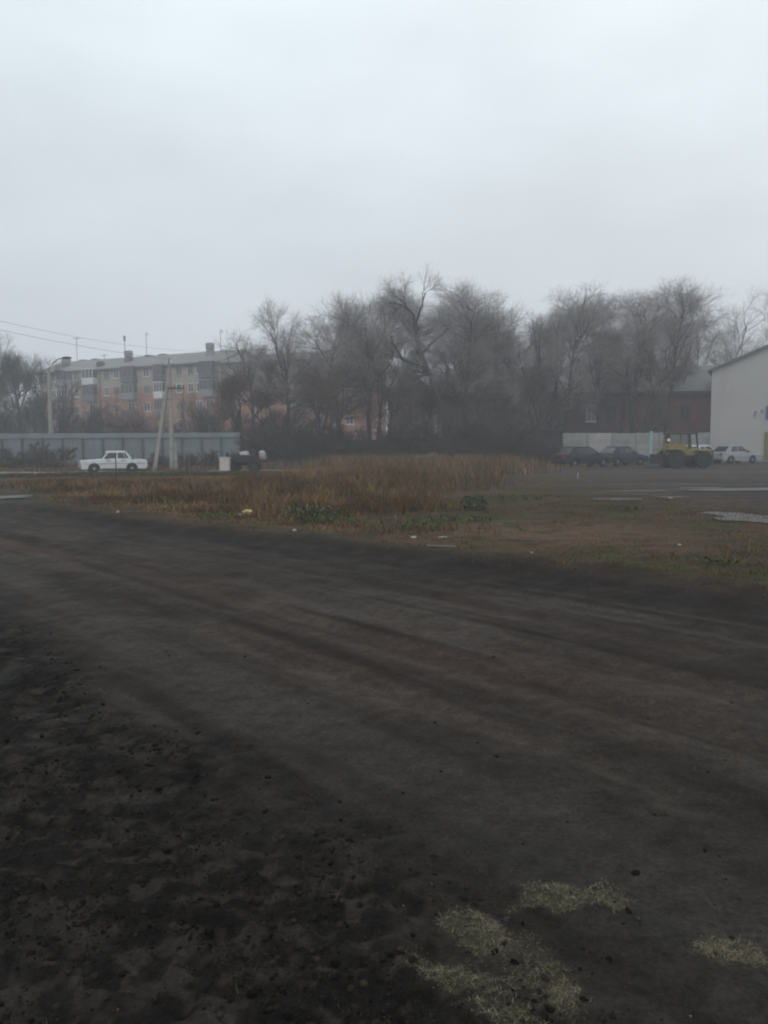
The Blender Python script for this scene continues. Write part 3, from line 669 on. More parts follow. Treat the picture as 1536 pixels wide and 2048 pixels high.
    if boxy:
        MB().box(-hl - .012, -hl + .04, -.36, .36, .545, .76).build('grille', M['black'], c)
        for sy in (-1, 1):
            for k in (.47, .66):
                o = MB().tube([(-hl - .03, sy * k, .655), (-hl + .04, sy * k, .655)], .085, 12).build('headlight', M['lamp_glass'], c)
            MB().box(hl - .01, hl + .02, sy * .62 - .15, sy * .62 + .15, .60, .76).build('tail_light', M['red_lens'], c)
        for sy in (-1, 1): 
            MB().box(fx + .85, fx + .99, sy * (w - .0) - .02, sy * w + .02, .80, .83).build('door_handle', M['black'], c)
            MB().box(fx + 1.7, fx + 1.86, sy * w - .02, sy * w + .02, .80, .83).build('door_handle', M['black'], c)
            MB().box(hl - 1.02, hl - .84, sy * (bw + .002) - .012, sy * (bw + .002) + .03, .90, .95).build('air_vent', M['black'], c)
    else:
        for sy in (-1, 1):
            MB().hexa([(-hl + .0, sy * .42, .60), (-hl + .0, sy * .74, .60), (-hl + .26, sy * .80, .62), (-hl + .26, sy * .42, .62)], [(-hl + .07, sy * .42, .735), (-hl + .09, sy * .72, .735), (-hl + .34, sy * .78, .755), (-hl + .30, sy * .42, .775)]).build('headlight', M['lamp_glass'], c)
            MB().box(hl - .04, hl + .015, sy * .62 - .14, sy * .62 + .14, .66, .86).build('tail_light', M['red_lens'], c)
            MB().box(0.0, .16, sy * w - .03, sy * w + .02, .76, .79).build('door_handle', M['black'], c)
        MB().box(-hl - .012, -hl + .05, -.36, .36, .54, .66).build('grille', M['black'], c)
    for sy in (-1, 1): MB().box(bx0 + .32, bx0 + .42, sy * (w + .01) - .08, sy * (w + .01) + .08, .93, 1.04).build('mirror', M['black'], c, bevel=.02)
    MB().box(-hl - .10, -hl - .092, -.25, .25, .40, .50).build('number_plate', M['paper'], c)
    return c
YC = 53.0
p = gx(227, YC)
make_car('parked_car', (p, YC, gz(p, YC) - .02), R(26), 'white boxy old four door car with black grille parked before the blue grey fence', 'car', 'white_paint', boxy=True)
p = gx(1165, 57.5); make_car('parked_car', (p, 57.5, gz(p, 57.5) + .01), R(180 + 24), 'dark grey saloon car, leftmost of the cars along the concrete fence', 'car', 'dark_paint', boxy=False, L=4.25, H=1.46, glass='glass_pale')
p = gx(1243, 60.5); make_car('parked_car', (p, 60.5, gz(p, 60.5) + .01), R(180 + 30), 'dark blue saloon car beside the dark grey one, nearer the pale blue post', 'car', 'blue_paint', boxy=False, L=4.1, H=1.45, glass='glass_pale')
p = gx(1402, 65.0); make_car('parked_car', (p, 65.0, gz(p, 65) + .01), R(180 + 30), 'white saloon car half hidden behind the yellow loader', 'car', 'white_paint', boxy=False, L=4.2, H=1.5)
p = gx(1468, 64.0); make_car('parked_car', (p, 64.0, gz(p, 64) + .01), R(180 + 22), 'silver grey hatchback car parked against the pale hangar wall', 'car', 'silver_paint', boxy=False, L=4.0, H=1.5)

# yellow wheel loader
YL = 54.5; p = gx(1370, YL)
lo = empty('wheel_loader', (p, YL, gz(p, YL)), R(6), 'worn yellow wheel loader with an open framed cab and big black tyres', 'loader')
for x, sy in ((-1.05, -1), (-1.05, 1), (.85, -1), (.85, 1)): make_wheel(lo, x, sy * .85, .62 if x < 0 else .58, .42, sy, M['grease'], .45)
MB().box(-1.25, 1.75, -.45, .45, .55, .85).box(-.2, .15, -.35, .35, .45, .95).build('chassis', M['grease'], lo, bevel=.03)
hd = MB(); hd.hexa([(-.15, -.5, .85), (1.75, -.5, .85), (1.75, .5, .85), (-.15, .5, .85)], [(-.15, -.5, 1.36), (1.65, -.46, 1.24), (1.65, .46, 1.24), (-.15, .5, 1.36)]); hd.build('hood', M['yellow'], lo, bevel=.05)
MB().box(.35, 1.45, -1.08, -.50, 1.15, 1.22).box(.35, 1.45, .50, 1.08, 1.15, 1.22).box(-1.6, -.5, -1.08, -.50, 1.24, 1.31).box(-1.6, -.5, .50, 1.08, 1.24, 1.31).build('mudguard', M['yellow'], lo, bevel=.02)
MB().box(1.752, 1.80, -.4, .4, .6, 1.2).build('radiator_grille', M['black'], lo)
MB().tube([(.9, .1, 1.28), (.9, .1, 1.95)], .045, 8).build('exhaust_pipe', M['grease'], lo)
for x, xt in ((-1.35, -1.25), (-.62, -.75), (.0, -.05), (.62, .52)):
    for sy in (-1, 1): MB().hexa([(x - .05, sy * .5 - .04, 1.3), (x + .05, sy * .5 - .04, 1.3), (x + .05, sy * .5 + .04, 1.3), (x - .05, sy * .5 + .04, 1.3)], [(xt - .05, sy * .46 - .04, 2.28), (xt + .05, sy * .46 - .04, 2.28), (xt + .05, sy * .46 + .04, 2.28), (xt - .05, sy * .46 + .04, 2.28)]).build('cab_post', M['yellow'] if x < -.5 else M['grease'], lo)
MB().box(-1.36, .60, -.56, .56, 2.283, 2.38).build('cab_roof', M['grease'], lo, bevel=.03)
MB().box(-1.36, -.16, -.49, .49, .86, 1.62).build('cab_side', M['yellow'], lo, bevel=.03)
for sy in (-1, 1): MB().box(-1.2, -.68, sy * .48 - .008, sy * .48 + .008, 1.63, 2.27).box(-.55, -.08, sy * .48 - .008, sy * .48 + .008, 1.63, 2.27).build('cab_window', M['glass_pale'], lo)
st_ = MB().box(-.5, -.1, -.22, .22, 1.625, 1.75).box(-.16, -.06, -.22, .22, 1.75, 2.1); st_.build('seat', M['black'], lo, bevel=.02)
MB().tube([(-1.42, -.5, 1.9), (-1.50, -.62, 1.9)], .10, 10).build('headlight', M['lamp_glass'], lo)
for sy in (-1, 1): MB().tube([(-.9, sy * .4, 1.25), (-1.5, sy * .4, 1.15), (-2.0, sy * .4, .55)], .07, 6).build('lift_arm', M['grease'], lo)
bk = MB().prism_y([(-2.0, .15), (-2.0, .95), (-2.08, .95), (-2.12, .3), (-2.5, .12), (-2.5, .06), (-2.05, .06)], -.95, .95); bk.build('bucket', M['grease'], lo)

# cart with sacks and a drum, white block by it
YT = 50.5; p = gx(490, YT)
ct = empty('flat_cart', (p, YT, gz(p, YT) + .03), R(4), 'dark flat two axle cart beside the white block on the far road', 'cart')
MB().box(-1.05, 1.35, -.62, .62, .62, .74).box(-1.0, 1.0, -.2, .2, .45, .617).box(1.35, 2.0, -.05, .05, .66, .72).build('bed', M['grease'], ct, bevel=.02)
MB().box(-1.05, .95, -.66, -.625, .745, 1.08).box(-1.05, .95, .625, .66, .745, 1.08).box(-1.09, -1.053, -.66, .66, .745, 1.22).build('side_board', M['dark_wood'], ct)
for x in (-.62, .62):
    for sy in (-1, 1): make_wheel(ct, x, sy * .68, .36, .2, sy, M['grease'])
def loose(name, fn, label, cat, m, loc, group=None, smooth=True):
    mb = MB(); fn(mb); o = mb.build(name, m, smooth=smooth); o.location = loc; return tag(o, label, cat, group)
cz = gz(p, YT) + .03 + .745
loose('sack', lambda b: b.blob((0, 0, .28), (.42, .34, .30), 5), 'pale full sack lying in the middle of the cart load', 'sack', M['sack'], (p + .02, YT - .1, cz), 'sacks on the cart')
loose('sack', lambda b: b.blob((0, 0, .28), (.26, .30, .34), 6), 'pale upright sack at the right end of the cart, right of the dark drum', 'sack', M['sack'], (p + 1.12, YT, cz), 'sacks on the cart')
loose('tarp_bundle', lambda b: b.blob((0, 0, .26), (.44, .5, .28), 8, jit=.25), 'dark lumpy bundle of tarpaulin at the left end of the cart', 'bundle', M['black'], (p - .58, YT, cz))
loose('drum', lambda b: b.tube([(0, 0, 0), (0, 0, .2), (0, 0, .21), (0, 0, .42), (0, 0, .43), (0, 0, .68)], [.24, .24, .255, .24, .255, .24], 16), 'dark steel drum standing on the cart between the pale sacks', 'drum', M['grease'], (p + .62, YT - .02, cz), smooth=False)
x0 = gx(451, 49.6); b_ = MB().box(-.30, .30, -.3, .3, .08, .92).box(-.33, .33, -.33, .33, .923, .97).box(-.26, .26, -.26, .26, 0, .077).build('white_block', M['white_box'], bevel=.02); b_.location = (x0, 49.6, gz(x0, 49.6) + .03)
tag(b_, 'dirty white square concrete block standing at the left end of the dark cart', 'block')

# ------------------------------------------------------------------ poles and wires
YP = 55.0
px_ = gx(345, YP)
up = empty('utility_pole', (px_, YP, gz(px_, YP)), 0, 'grey concrete utility pole with a leaning strut and a short footing stub', 'utility pole')
ztop = at(345, 716, YP)[2]
def sq(mb, p0, p1, w0, w1):
    (x0, y0, z0), (x1, y1, z1) = p0, p1
    mb.hexa([(x0 - w0, y0 - w0, z0), (x0 + w0, y0 - w0, z0), (x0 + w0, y0 + w0, z0), (x0 - w0, y0 + w0, z0)], [(x1 - w1, y1 - w1, z1), (x1 + w1, y1 - w1, z1), (x1 + w1, y1 + w1, z1), (x1 - w1, y1 + w1, z1)]); return mb
sq(MB(), (-.02, 0, -.2), (0, 0, ztop), .13, .085).build('post', M['concrete'], up, bevel=.015)
sq(MB(), (-1.22, -.15, -.2), (-.18, -.02, 5.9), .13, .09).build('strut', M['concrete'], up, bevel=.015)
sq(MB(), (.25, 0, -.2), (.24, 0, 1.9), .10, .10).build('footing_stub', M['concrete'], up, bevel=.015)
for z in (.6, 1.5): MB().box(-.19, .38, -.16, -.137, z, z + .04).build('wire_tie', M['metal_grey'], up)
MB().box(-.5, .12, -.13, -.10, 4.85, 4.93).build('strut_clamp', M['metal_grey'], up)
zc = at(372, 777, YP)[2]
ca = MB().box(-.1, 1.0, -.15, -.098, zc - .04, zc + .05).build('crossarm', M['roof_dark'], up)
for x in (.35, .62, .92): MB().tube([(x, -.12, zc + .053), (x, -.12, zc + .12), (x, -.12, zc + .13), (x, -.12, zc + .22)], [.02, .02, .05, .035], 8).build('insulator', M['grease'], ca)
for x in (-.12, .12): MB().tube([(x, -.1, ztop - .35), (x, -.1, ztop - .1)], .04, 6).build('insulator', M['lamp_glass'], up)
def wire(pts3, label, r=.018, sag=.35):
    A, B = [np.array(q_, float) for q_ in pts3]; L = np.linalg.norm(B - A); P_ = []
    for i in range(33):
        t = i / 32; c = A * (1 - t) + B * t; c[2] -= 4 * sag * t * (1 - t); P_.append(c)
    o = MB().tube(P_, r, 5).build('overhead_wire', M['roof_dark']); tag(o, label, 'wire', 'overhead wires')
wire([at(-80, 642, 45), (px_ - .05, YP - .1, ztop - .12)], 'thin overhead wire dipping from the left edge down to the utility pole top', .009, .15)
sgn = rs(425, 3.4); ca_, sa_ = (B1[0] - A1[0]) / L1, (B1[1] - A1[1]) / L1
endp = (A1[0] + ca_ * sgn - sa_ * 3.4, A1[1] + sa_ * sgn + ca_ * 3.4, 16.6)
wire([at(-60, 628, 70), endp], 'upper overhead wire running on over the apartment roof to its right chimney', .014, .8)
# street lamp behind the fence
YS = 66.0; lx = gx(105, YS); lp = empty('street_lamp', (lx, YS, 0), 0, 'tall tan street lamp with a curved arm and cobra head behind the sheet fence', 'street lamp')
zl = at(105, 742, YS)[2]
sq(MB(), (0, 0, -.2), (0, 0, zl), .17, .10).build('pole', M['concrete'], lp, bevel=.02)
hd_ = at(128, 716, YS); ax_ = hd_[0] - lx
MB().tube([(0, 0, zl - .3), (.02, 0, zl + .15), (ax_ * .25, 0, zl + .55), (ax_ * .6, 0, hd_[2] - .1), (ax_ * .95, 0, hd_[2])], .045, 8).build('arm', M['metal_grey'], lp, smooth=True)
MB().blob((ax_ + .22, 0, hd_[2] + .02), (.42, .16, .10), 1, jit=.02, seg=12).build('lamp_head', M['grease'], lp, smooth=True)
# pale blue post by the fence
bx = gx(1301, 61.0); o = MB().box(-.10, .10, -.05, .05, -.1, at(1301, 862, 61.0)[2]).box(-.13, .13, -.08, .08, -.1, .12).build('pale_post', M['pole_blue']); o.location = (bx, 61.0, 0); tag(o, 'pale blue post standing between the dark blue car and the yellow loader', 'post')
def stake(px, y, h, lab, m, r=.02, lean=.0):
    x = gx(px, y); o = MB().tube([(0, 0, -.05), (lean * h * .5, 0, h * .5), (lean * h, 0, h)], [r, r * .95, r * .8], 6).build('stake', m); o.location = (x, y, gz(x, y)); tag(o, lab, 'stake', 'stakes in the weeds')
stake(233, 40.0, 1.32, 'tall thin dark stake among weeds in front of the white car', M['dark_wood'], .03)
stake(1051, 44.0, .35, 'short white stake in weeds left of the dark grey car', M['paper'], .03, -.1)
stake(1155, 38.0, .28, 'short white stake at the yard edge in front of the dark grey car', M['paper'], .025, .1)

# ------------------------------------------------------------------ trees
def tubes(P, Rr, k):
    """P (N,S,3), Rr (N,S) -> V,F"""
    N, S, _ = P.shape
    d = np.zeros_like(P); d[:, 1:-1] = P[:, 2:] - P[:, :-2]; d[:, 0] = P[:, 1] - P[:, 0]; d[:, -1] = P[:, -1] - P[:, -2]
    d /= np.linalg.norm(d, axis=2, keepdims=True) + 1e-9
    ref = np.where(np.abs(d[:, :1, 2:3]) > .8, np.array([[[1., 0, 0]]]), np.array([[[0, 0, 1.]]]))
    a = np.cross(d, np.broadcast_to(ref, d.shape)); a /= np.linalg.norm(a, axis=2, keepdims=True) + 1e-9; b = np.cross(d, a)
    t = np.arange(k) * 2 * np.pi / k
    V = P[:, :, None, :] + Rr[:, :, None, None] * (a[:, :, None, :] * np.cos(t)[None, None, :, None] + b[:, :, None, :] * np.sin(t)[None, None, :, None])
    idx = np.arange(N * S * k).reshape(N, S, k); nx_ = np.roll(idx, -1, 2)
    F_ = np.stack([idx[:, :-1], nx_[:, :-1], nx_[:, 1:], idx[:, 1:]], -1).reshape(-1, 4)
    return V.reshape(-1, 3), F_
def walk(g, p0, d0, L, S, wig, up, taper, r0):
    N = len(p0); P = np.zeros((N, S, 3)); P[:, 0] = p0; d = d0.copy()
    for i in range(1, S):
        d = d + g.normal(0, wig, (N, 3)); d[:, 2] += up; d /= np.linalg.norm(d, axis=1, keepdims=True); P[:, i] = P[:, i - 1] + d * (L / (S - 1))[:, None]
    Rr = r0[:, None] * (1 - (1 - taper) * np.linspace(0, 1, S)[None, :])
    return P, Rr
def children(g, P, Rr, n, t0, ang, lr, rr, S, wig, up, L0, minr, taper=.3):
    N, Sp, _ = P.shape; w = np.linalg.norm(P[:, -1] - P[:, 0], axis=1); w = w / w.sum()
    pi = g.choice(N, n, p=w); t = t0 + (1 - t0) * g.random(n) ** .8; f = t * (Sp - 1); i0 = np.minimum(f.astype(int), Sp - 2); fr = (f - i0)[:, None]
    p = P[pi, i0] * (1 - fr) + P[pi, i0 + 1] * fr; d = P[pi, i0 + 1] - P[pi, i0]; d /= np.linalg.norm(d, axis=1, keepdims=True) + 1e-9
    q_ = g.normal(0, 1, (n, 3)); q_ -= (q_ * d).sum(1, keepdims=True) * d; q_ /= np.linalg.norm(q_, axis=1, keepdims=True)
    a = np.radians(g.uniform(ang[0], ang[1], n))[:, None]; nd = d * np.cos(a) + q_ * np.sin(a)
    L = L0 * g.uniform(.6, 1.25, n) * (1 - .45 * (t - t0) / (1 - t0 + 1e-6)) * lr
    r = np.maximum(Rr[pi, i0] * rr, minr)
    return walk(g, p, nd, L, S, wig, up, taper, r)
NT = [0]
def tree(px, Y, top_py, crown_px, label, seed, style='spread', trunks=None, tw='twig', density=1.0, base_px=None, group=None, name='bare_tree', cat='tree', trunk_r=.24, fork=.28):
    g = np.random.default_rng(seed); x0 = gx(base_px if base_px else px, Y); H_ = at(px, top_py, Y)[2]; Wm = crown_px / FPX * Y; lean = gx(px, Y) - x0
    root = empty(name, (x0, Y, gz(x0, Y) - .05), 0, label, cat, group)
    if trunks is None:
        nt_ = 1 if style != 'multi' else 3 + seed % 2
        P0 = np.zeros((nt_, 3)); P0[:, :2] = g.normal(0, .25 if nt_ > 1 else 0, (nt_, 2)); d0 = g.normal(0, .10 if nt_ == 1 else .3, (nt_, 3)); d0[:, 2] = 1; d0[:, 0] += lean / H_ * 1.2
        d0 /= np.linalg.norm(d0, axis=1, keepdims=True)
        T, Tr = walk(g, P0, d0, np.full(nt_, H_ * (.80 if style == 'poplar' else .62)), 9, .05 if style == 'poplar' else .09, .04, .25, np.full(nt_, trunk_r / (1 if nt_ == 1 else 1.5)))
    else:
        S = 9; T = []; Tr = []
        for pts, ra, rb in trunks:
            pts = np.array(pts, float); seg = np.r_[0, np.cumsum(np.linalg.norm(np.diff(pts, axis=0), axis=1))]; tt = np.linspace(0, seg[-1], S)
            T.append(np.stack([np.interp(tt, seg, pts[:, k]) for k in range(3)], -1)); Tr.append(np.linspace(ra, rb, S))
        T = np.array(T); Tr = np.array(Tr); T[:, 1:-1] += g.normal(0, .08, T[:, 1:-1].shape)
    pop = style == 'poplar'
    A_, Ar = children(g, T, Tr, int((18 if pop else 13) * (1 if trunks is None else 1.6)), fork, (14, 34) if pop else (28, 65), 1, .55, 7, .10, .07 if pop else .03, H_ * (.085 if trunks is not None else .27 if pop else .34), .05, .25)
    B_, Br = children(g, np.concatenate([A_]), Ar, 90, .2, (20, 50), 1, .5, 6, .14, .05, H_ * .16, .026, .35)
    C_, Cr = children(g, B_, Br, int(1000 * density), .15, (20, 60), 1, .55, 4, .16, .04, H_ * .10, .0068, .5)
    D_, Dr = children(g, C_, Cr, int(9000 * density * (.85 if style == 'poplar' else 1)), .1, (20, 70), 1, .6, 3, .2, .02, H_ * .066, .0043, .6)
    allp = np.concatenate([B_.reshape(-1, 3), C_.reshape(-1, 3)]); 
    if trunks is None:
        zs = H_ / np.percentile(D_[:, :, 2], 98.5); xm = np.median(D_[:, :, 0]); hw = np.percentile(np.abs(D_[:, :, 0] - xm), 80)
        ks = (Wm / 2) / hw
        def fit(Q):
            Q = Q.copy(); f = np.clip(Q[..., 2] / (H_ * .3), 0, 1); sc = 1 + (ks - 1) * f; Q[..., 0] = Q[..., 0] * sc + (lean - xm * ks) * np.clip(Q[..., 2] / H_, 0, 1.2) * .9
            Q[..., 1] = Q[..., 1] * sc; Q[..., 2] *= zs; return Q
    else:
        fit = lambda Q: Q
    parts = []
    off = 0; Vs = []; Fs = []
    for P_, R_, k in ((T, Tr, 8), (A_, Ar, 6), (B_, Br, 4)):
        V, F_ = tubes(fit(P_), R_, k); Vs.append(V); Fs.append(F_ + off); off += len(V)
    V = np.concatenate(Vs); V[:, 2] = np.maximum(V[:, 2], -.1)
    np_mesh('trunk', V, np.concatenate(Fs), M['bark'], root)
    off = 0; Vs = []; Fs = []
    for P_, R_, k in ((C_, Cr, 3), (D_, Dr, 3)):
        V, F_ = tubes(fit(P_), R_, k); Vs.append(V); Fs.append(F_ + off); off += len(V)
    np_mesh('crown', np.concatenate(Vs), np.concatenate(Fs), M[tw], root)
    return root
def shrub(px, Y, top_py, w_px, label, seed, tw='twig_brown', n=2600, base_px=None, name='shrub', cat='shrub'):
    g = np.random.default_rng(seed); x0 = gx(px, Y); H_ = max(.5, at(px, top_py, Y)[2]); Wm = w_px / FPX * Y
    root = empty(name, (x0, Y, gz(x0, Y) - .05), 0, label, cat, 'leafless shrubs along the fences')
    k = 12; P0 = np.zeros((k, 3)); P0[:, :2] = g.normal(0, Wm * .12, (k, 2)); d0 = g.normal(0, .38, (k, 3)); d0[:, 2] = 1
    d0 /= np.linalg.norm(d0, axis=1, keepdims=True); T, Tr = walk(g, P0, d0, np.full(k, H_ * .75) * g.uniform(.6, 1.1, k), 7, .10, .03, .3, np.full(k, .05))
    B_, Br = children(g, T, Tr, 110, .15, (20, 55), 1, .55, 5, .15, .04, H_ * .4, .016, .4)
    D_, Dr = children(g, B_, Br, n, .1, (20, 60), 1, .6, 3, .2, .03, H_ * .17, .009, .6)
    zs = H_ / np.percentile(D_[:, :, 2], 99); ks = (Wm / 2) / np.percentile(np.abs(D_[:, :, 0]), 96)
    sc = np.array([ks, ks, zs])
    V1, F1 = tubes(T * sc, Tr, 6); V2, F2 = tubes(B_ * sc, Br, 4); V3, F3 = tubes(D_ * sc, Dr, 3)
    np_mesh('stem', np.concatenate([V1, V2]), np.concatenate([F1, F2 + len(V1)]), M['bark'], root)
    np_mesh('twigs', V3, F3, M[tw], root)
    return root

# the leaning tree with its crooked limbs (own plane, real thickness)
YH_ = 68.0
hx0 = gx(897, YH_)
def hp(px, py, dy=0.0): p = at(px, py if py > 700 else 700 + (py - 700) * .86, YH_); return (p[0] - hx0, dy, p[2])
hero = [([(0, 0, -.05), hp(893, 860), hp(880, 800, .1), hp(868, 762, .1), hp(852, 738, .2), hp(842, 706, .1), hp(834, 672, 0), hp(830, 640, -.1)], .36, .15),
        ([hp(830, 640, -.1), hp(832, 618, -.1), hp(820, 606, 0), hp(806, 594, .2), hp(790, 586, .4), hp(778, 588, .5)], .14, .06),
        ([hp(852, 738, .2), hp(836, 730, -.3), hp(814, 728, -.8), hp(797, 716, -1.2), hp(790, 700, -1.4), hp(782, 672, -1.6)], .18, .07),
        ([hp(842, 706, .1), hp(856, 690, .6), hp(872, 674, 1.0), hp(888, 655, 1.5), hp(900, 630, 1.8)], .13, .05),
        ([hp(834, 672, 0), hp(824, 664, .4), hp(812, 640, .8), hp(800, 622, 1.2)], .11, .05),
        ([hp(880, 800, .1), hp(898, 752, .8), hp(890, 720, 1.2), hp(878, 690, 1.5)], .14, .06),
        ([hp(830, 640, -.1), hp(838, 610, -.6), hp(846, 588, -1.0), hp(850, 572, -1.2)], .11, .04)]
tree(830, YH_, 575, 150, 'tallest bare tree leaning left with crooked dark limbs', 11, group='bare trees beyond the waste ground', trunks=hero, base_px=897, density=1.0, fork=.4)
TL = [
 (500, 78, 668, 110, 'spread', 'small dim bare tree just above the dim apartment roof, right of the roof antenna', None, .6),
 (578, 76, 612, 125, 'spread', 'bare tree with rounded crown, first tall one left of the big group', 566, .9),
 (545, 66, 735, 150, 'multi', 'low bushy bare tree with a slanting dark trunk left in the thicket', 590, 1.0),
 (470, 68, 742, 110, 'multi', 'low twiggy tree beside the right end of the sheet fence', None, .9),
 (630, 64, 720, 120, 'multi', 'low many stemmed tree in front of the dim apartment block', None, 1.0),
 (680, 72, 600, 120, 'spread', 'tall wide bare tree rising over the end of the dim apartment block', 692, 1.1),
 (735, 70, 588, 130, 'spread', 'dense bare tree left of the tallest leaning tree', 742, 1.1),
 (770, 66, 690, 120, 'multi', 'short forked tree in front of the small hipped house', 760, .8),
 (925, 72, 582, 110, 'poplar', 'tall straight tree just right of the leaning tree', 936, 1.1),
 (985, 70, 590, 120, 'spread', 'tall tree with thick dark trunk in the middle of the thicket', 975, 1.1),
 (1030, 72, 622, 110, 'poplar', 'bare tree above the dark shed, left side', 1024, 1.0),
 (815, 72, 725, 130, 'multi', 'low twiggy tree just left of the leaning trunk', None, 1.1),
 (880, 72, 745, 110, 'multi', 'low twiggy tree just right of the leaning trunk', None, 1.0),
 (1075, 72, 735, 110, 'multi', 'low twiggy tree rising behind the dark shed', None, 1.0),
 (1098, 73, 640, 100, 'spread', 'broad soft crowned tree filling the dip of the treeline above the shed edge', None, .8),
 (1240, 79, 615, 100, 'spread', 'broad crowned tree over the roof above the dark blue car', None, .7),
 (1360, 80, 620, 90, 'spread', 'broad crowned tree over the roof above the yellow loader', None, .7),
 (1290, 73, 700, 100, 'multi', 'low branchy tree before the brick building above the pale blue post', None, .8),
 (960, 65, 730, 130, 'multi', 'low dark many stemmed tree before the board fence', None, .9),
 (655, 90, 625, 110, 'spread', 'pale hazy tree standing farther back over the dim block roof', None, 0.55),
 (800, 92, 600, 130, 'spread', 'hazy crown behind the left side of the leaning tree', None, 0.55),
 (890, 90, 590, 120, 'spread', 'hazy crown behind the right side of the leaning tree', None, 0.55),
 (1000, 92, 600, 120, 'spread', 'faint hazy tree standing farther back left of the dip', None, 0.55),
 (1225, 96, 600, 110, 'poplar', 'faint tree rising behind the grey roof, above the dark blue car', None, 0.55),
 (1300, 100, 585, 110, 'poplar', 'faint tree rising behind the grey roof, above the yellow loader', None, 0.55),
 (1110, 94, 650, 100, 'spread', 'faint low crown behind the grey roof in the dip of the treeline', None, 0.55),
 (1065, 74, 640, 90, 'spread', 'thin hazy tree in the dip of the treeline above the shed', 1072, .8),
 (1150, 74, 578, 105, 'poplar', 'tall tree forking above the long brick building, first right of the dip', 1124, 1.0),
 (1195, 76, 598, 90, 'poplar', 'upright bare tree over the pale framed window of the brick building', 1200, .9),
 (1262, 75, 592, 90, 'poplar', 'bare tree over the middle of the grey roof', 1268, .9),
 (1325, 78, 568, 95, 'poplar', 'tall slender tree above the pale blue post', 1318, .8),
 (1385, 98, 578, 110, 'poplar', 'faint tall tree behind the grey roof near the hangar', 1380, .8),
 (1430, 112, 600, 100, 'poplar', 'very faint tree fading into the fog left of the hangar roof', 1430, .7),
 (1562, 95, 555, 36, 'poplar', 'dim tree top behind the hangar roof at the right edge', 1562, .8),
 (34, 92, 683, 72, 'spread', 'dark leafless tree at the left edge above the sheet fence', 50, 1.5),
 (-6, 88, 692, 60, 'spread', 'grey tree cut by the left edge of view', -5, 1.3),
]
for i, (px, Y, tp, cw, stl, lab, bpx, dn) in enumerate(TL):
    tree(px, Y, tp, cw, lab, 100 + i * 7, stl, base_px=bpx, density=dn, tw='twig_green' if px < 50 else ('twig' if stl != 'multi' else 'twig_brown'), trunk_r=.27 if stl == 'spread' else .22, fork=.15 if stl == 'multi' else (.34 if px > 1100 else .3) if stl == 'poplar' else .3, group='bare trees beyond the waste ground')
SL = [
 (105, 80, 760, 130, 'twig_dark', 'dark shrub hiding the left end of the orange apartment block', 5200),
 (40, 75, 790, 140, 'twig_green', 'dark green grey shrub beneath the left edge trees', 4500),
 (178, 84, 810, 80, 'twig_dark', 'dark shrub under the white glazed balcony', 3200),
 (270, 86, 790, 120, 'twig_red', 'reddish brown shrub in front of the orange apartment block', 3600),
 (300, 78, 835, 150, 'twig_dark', 'low dark shrub behind the fence left of the utility pole', 3600),
 (395, 84, 782, 90, 'twig_pale', 'pale pinkish rounded shrub right of the utility pole', 2600),
 (430, 72, 815, 110, 'twig_brown', 'brown shrub over the right end of the sheet fence', 3600),
 (230, 74, 845, 160, 'twig_dark', 'wide low shrub just over the fence top behind the white car', 3000),
 (520, 62, 850, 110, 'twig_dark', 'dark shrub behind the flat cart', 4200),
 (600, 61, 840, 120, 'twig_dark', 'dark shrub at the foot of the thicket, right of the cart', 4600),
 (690, 61, 845, 120, 'twig_dark', 'dark shrub at the foot of the thicket below the dim block end', 4200),
 (830, 69, 765, 120, 'twig_pale', 'light brown rounded shrub left of the leaning trunk', 3000),
 (780, 60, 850, 120, 'twig_dark', 'dark shrub at the foot of the thicket left of the leaning trunk', 4200),
 (870, 60, 845, 110, 'twig_dark', 'dark shrub around the foot of the leaning tree', 4200),
 (950, 60, 838, 110, 'twig_dark', 'dark shrub at the foot of the thicket before the board fence', 4600),
 (1030, 60, 842, 110, 'twig_dark', 'dark shrub against the left side of the dark shed', 4600),
 (1085, 61, 880, 80, 'twig_dark', 'low dark shrub in front of the dark shed door', 2200),
 (855, 50, 905, 60, 'twig_pale', 'small pale round bush standing in the brown weeds', 1800),
 (100, 57, 885, 90, 'twig_brown', 'brown shrub against the sheet fence left of the white car', 3000),
 (40, 58, 893, 110, 'twig_dark', 'dark low shrub against the fence at the left edge', 3000),
 (330, 58, 902, 60, 'twig_brown', 'low brown shrub around the foot of the utility pole', 1500),
 (400, 58, 900, 80, 'twig_brown', 'low brown shrub between utility pole and cart', 1800),
]
for i, (px, Y, tp, w_, tw_, lab, n_) in enumerate(SL): shrub(px, Y, tp, w_, lab, 500 + i * 3, tw_, n_)

